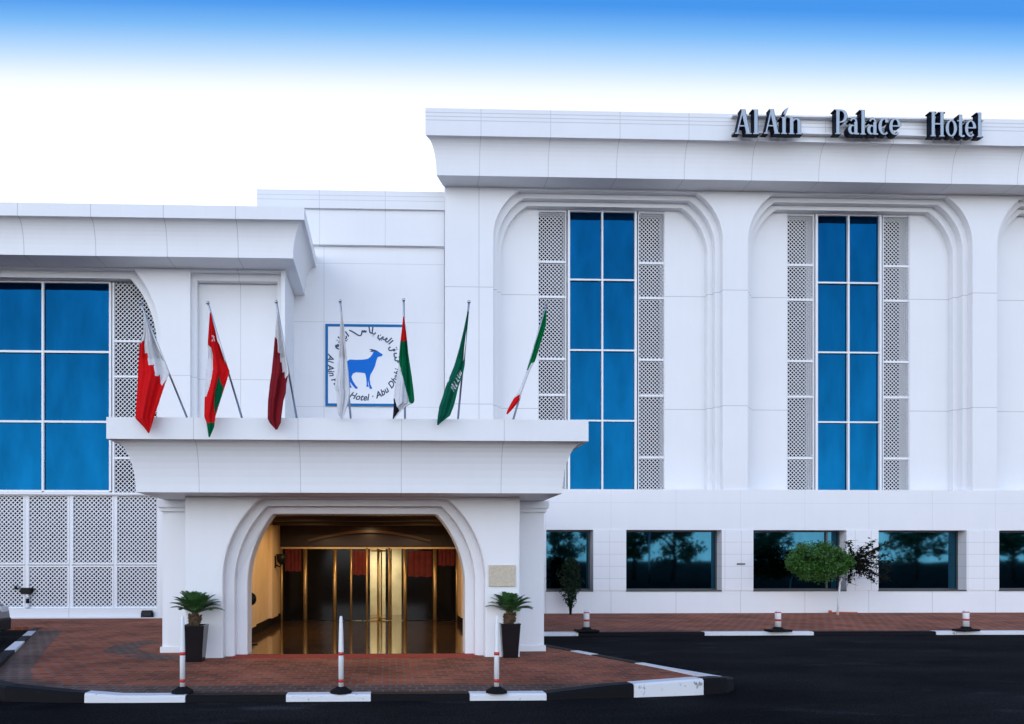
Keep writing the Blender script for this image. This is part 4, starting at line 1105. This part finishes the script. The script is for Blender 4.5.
for px, py in tips:
    e = at(px, py, YT+rnd.uniform(-.25, .25)); e = bmid.lerp(e, 1.0); m_ = bmid.lerp(e, .5)+Vector((.05, rnd.uniform(-.1, .1), rnd.uniform(-.08, .08)))
    mb.tube([bmid, m_, e], [.022, .014, .006], 5)
    for k in range(6):
        s_ = m_.lerp(e, rnd.random()); q = s_+Vector((rnd.uniform(-.2, .25), rnd.uniform(-.15, .15), rnd.uniform(-.2, .2)))
        mb.tube([s_, q], [.008, .003], 4)
    for k in range(110):
        s_ = bmid.lerp(e, .15+.75*rnd.random())+Vector((rnd.gauss(0, .04), rnd.gauss(0, .06), rnd.gauss(0, .04)))
        leaf(mb, s_, .052, rnd)
mb.build('boughs', M_twig, t)

# trees and a lamp post across the street: seen mirrored in the ground-floor glass
M_tleaf = mat('tree_leaf', (.09, .21, .08), .6, noise=.5, nscale=3); M_tbark = mat('tree_bark', (.09, .06, .04), .9, noise=.3, nscale=10, bump=.6)
def street_tree(x, y, h, r, seed, label):
    rn = random.Random(seed)
    t = thing('street_tree', label, 'tree', (x, y, ZR), 'trees across the street mirrored in the small windows')
    mb = MB(); mb.tube([(x, y, ZR), (x+.1, y, h*.25), (x-.05, y+.1, h*.6)], [.22, .16, .08], 8)
    for k in range(7):
        a = k*.9; mb.tube([(x, y, h*(.28+.04*k)), (x+r*.7*math.cos(a), y+r*.7*math.sin(a), h*(.5+.05*k))], [.08, .02], 6)
    mb.build('trunk', M_tbark, t)
    mb = MB()
    for k in range(42):
        u = Vector((rn.gauss(0, 1), rn.gauss(0, 1), rn.gauss(0, 1))).normalized()*rn.random()**.4
        c = Vector((x+u.x*r, y+u.y*r, h*.58+u.z*h*.40))
        for j in range(55):
            q = Vector((rn.gauss(0, 1), rn.gauss(0, 1), rn.gauss(0, .7)))*r*.13
            leaf(mb, c+q, .20, rn)
    mb.build('crown', M_tleaf, t)
MIR = 2*(YB+.36)
for i, (px, y, h, r_, l_) in enumerate(((562, -12, 5.6, 2.3, 'leafy tree mirrored in the small window behind the dark shrub'), (632, -15, 6.0, 1.5, 'slim tree mirrored at the left edge of the window right of the portico shrub'),
        (672, -13, 6.0, 2.4, 'broad leafy tree mirrored in the middle of the second small window'), (766, -12, 5.6, 1.9, 'dark round tree mirrored left of the bright green crown'),
        (912, -14, 6.0, 2.6, 'broad leafy tree mirrored in the window right of the bare boughs'), (1012, -12, 5.6, 1.9, 'dark round tree mirrored in the window at the right edge'))):
    street_tree(X(px, MIR-y), y, h, r_, 20+i, l_)
lx, ly = X(648, MIR+9), -9
t = thing('street_lamp', 'grey lamp post across the street, mirrored in the second small window', 'lamp post', (lx, ly, ZR))
mb = MB(); mb.tube([(lx, ly, ZR), (lx, ly, 1), (lx, ly, 6.2)], [.10, .08, .05], 10); mb.build('pole', M_steel, t)
mb = MB(); mb.tube([(lx, ly, 6.15), (lx-.5, ly, 6.6), (lx-1.2, ly, 6.7)], .03, 6); mb.build('arm', M_steel, t)
mb = MB(); mb.box(lx-1.7, lx-1.1, ly-.12, ly+.12, 6.64, 6.76); mb.build('lamp_head', M_black, t, bevel=.03)

# ================================================================== SMALL THINGS AT THE LEFT
p = ground(27.5, 617.5); 
t = thing('barrier_post', 'short black and white striped post with black head before the lattice screens', 'post', (p.x, p.y, 0))
mb = MB()
for k in range(5): mb.tube([(p.x, p.y, .17*k*.8), (p.x, p.y, .17*(k+1)*.8-.001)], .045, 12, mi=k % 2)
mb.build('post', [M_pwhite, M_black], t)
mb = MB(); mb.box(p.x-.17, p.x+.12, p.y-.08, p.y+.08, .68, .86); mb.box(p.x-.2, p.x+.2, p.y-.05, p.y+.05, .80, .84); mb.build('head', M_black, t, bevel=.03)
mb = MB(); mb.tube([(p.x-.15, p.y, .8), (p.x-.34, p.y, .86)], .014, 6); mb.tube([(p.x-.34, p.y, .81), (p.x-.34, p.y, .92)], .035, 8); mb.build('arm', M_black, t)
p = ground(149, 617.5)
t = thing('floodlight', 'small black floodlight on the ground at the foot of the lattice screens', 'floodlight', (p.x, p.y-.15, 0))
y = p.y-.15
mb = MB(); mb.box(p.x-.15, p.x+.15, y-.08, y+.08, .002, .04); mb.box(p.x-.17, p.x-.15, y-.03, y+.03, .002, .16); mb.box(p.x+.15, p.x+.17, y-.03, y+.03, .002, .16); mb.build('bracket', M_black, t)
mb = MB(); mb.plate([(-.05, .05), (-.07, .20), (.02, .22), (.07, .07)], [], p.x-.148, p.x+.148, frame=lambda a, b, c: (b, y+a, c)); hd = mb.build('housing', M_black, t, bevel=.008)
mb = MB(); mb.plate([(-.055, .07), (-.072, .185), (-.078, .185), (-.061, .07)], [], p.x-.13, p.x+.13, frame=lambda a, b, c: (b, y+a, c)); mb.build('lens', mat('dark_lens', (.05, .05, .06), .1), t)
# parked car entering the frame at the left
def car():
    y0 = 15.25; xf = X(10.5, 16.05); zr_ = ZR
    t = thing('parked_car', 'grey car at the left edge with only its dark front end in the picture', 'car', (xf-2, y0, zr_))
    M_body = mat('grey_car_paint', (.07, .073, .08), .25, metal=.6, coat=.8); M_glass = mat('car_glass', (.01, .012, .014), .05)
    def prof(pts, w0, w1, name, mm, par, bev=.05, taper=None):
        mb = MB(); rows = []
        n = len(pts)
        L = [mb.bm.verts.new((xf+x, y0-(w1 if (taper and z > taper) else w0), zr_+z)) for x, z in pts]
        Rr = [mb.bm.verts.new((xf+x, y0+(w1 if (taper and z > taper) else w0), zr_+z)) for x, z in pts]
        mb.bm.faces.new(L); mb.bm.faces.new(Rr[::-1])
        for k in range(n): mb.bm.faces.new((L[k], L[(k+1) % n], Rr[(k+1) % n], Rr[k]))
        return mb.build(name, mm, par, bevel=bev)
    wa, wb_ = -.78, -3.32
    def wheelarch(xc): return [(xc+.36*math.cos(R(a)), .32+.36*math.sin(R(a))) for a in range(0, 181, 15)]
    low = [(-.04, .22), (-.0, .42), (-.03, .62), (-.16, .76), (-.6, .90), (-1.15, .97), (-3.9, 1.0), (-4.15, .93), (-4.22, .5), (-4.15, .22)] + [(x, max(z, .2)) for x, z in wheelarch(wb_)[::-1]] + [(x, max(z, .2)) for x, z in wheelarch(wa)[::-1]]
    b = prof(low, .84, .84, 'body', M_body, t)
    prof([(-1.1, .96), (-1.75, 1.40), (-2.3, 1.46), (-3.3, 1.43), (-4.0, .99)], .82, .66, 'cabin_glass', M_glass, t, taper=1.2)
    prof([(-1.7, 1.40), (-2.3, 1.475), (-3.3, 1.445), (-3.45, 1.36), (-2.3, 1.39)], .67, .67, 'roof', M_body, t, .02)
    prof([(.02, .20), (.03, .46), (-.02, .47), (-.2, .45), (-.2, .2)], .80, .80, 'bumper', M_black, t, .03)
    for xc in (wa, wb_):
        for sg in (-1, 1):
            mb = MB(); yy = y0+sg*.74
            mb.tube([(xf+xc, yy-.10, zr_+.32), (xf+xc, yy-.08, zr_+.32), (xf+xc, yy+.08, zr_+.32), (xf+xc, yy+.10, zr_+.32)], [.28, .318, .318, .28], 28); wo2 = mb.build('wheel', M_rubber, t)
            mb = MB(); mb.tube([(xf+xc, yy+sg*.101-.002, zr_+.32), (xf+xc, yy+sg*.101+.002, zr_+.32)], .2, 20); mb.build('rim', M_steel, wo2)
    for sg in (-1, 1):
        mb = MB(); mb.box(xf-.22, xf-.02, y0+sg*.62-.16, y0+sg*.62+.16, zr_+.58, zr_+.72); mb.build('headlight', mat('headlight_lens', (.6, .62, .65), .1), t, bevel=.03)
        mb = MB(); mb.box(xf-1.45, xf-1.28, y0+sg*.95-.10, y0+sg*.95+.10, zr_+.98, zr_+1.12); mb.build('mirror', M_black, t, bevel=.03)
        mb = MB(); mb.box(xf-2.3, xf-2.12, y0+sg*.845-.01, y0+sg*.845+.012, zr_+.80, zr_+.83); mb.build('door_handle', M_body, t)
    mb = MB(); mb.box(xf-.015, xf+.012, y0-.26, y0+.26, zr_+.48, zr_+.6); mb.build('grille', M_black, t)
car()
# orange hose end lying at the foot of the wall
p = at(835, 611, 22.1)
mb = MB(); mb.tube([(p.x-.15, 22.05, .02), (p.x+.1, 22.1, .03), (p.x+.4, 22.12, .02), (p.x+.7, 22.08, .02)], .018, 8); mb.tube([(p.x-.2, 22.03, .02), (p.x-.2, 22.03, .09)], .05, 10)
tag(mb.build('hose', mat('orange_rubber', (.55, .12, .05), .5)), 'short orange hose lying at the foot of the white wall under the tree crown', 'hose')

q = at(741, 564, YB-.03)
mb = MB(); mb.box(q.x-.13, q.x+.13, YB-.04, YB-.0255, q.z-.025, q.z+.025)
tag(mb.build('wall_plate', mat('grey_plate', (.12, .12, .13), .5)), 'tiny grey plate on the white pillar left of the tree crown', 'plate')
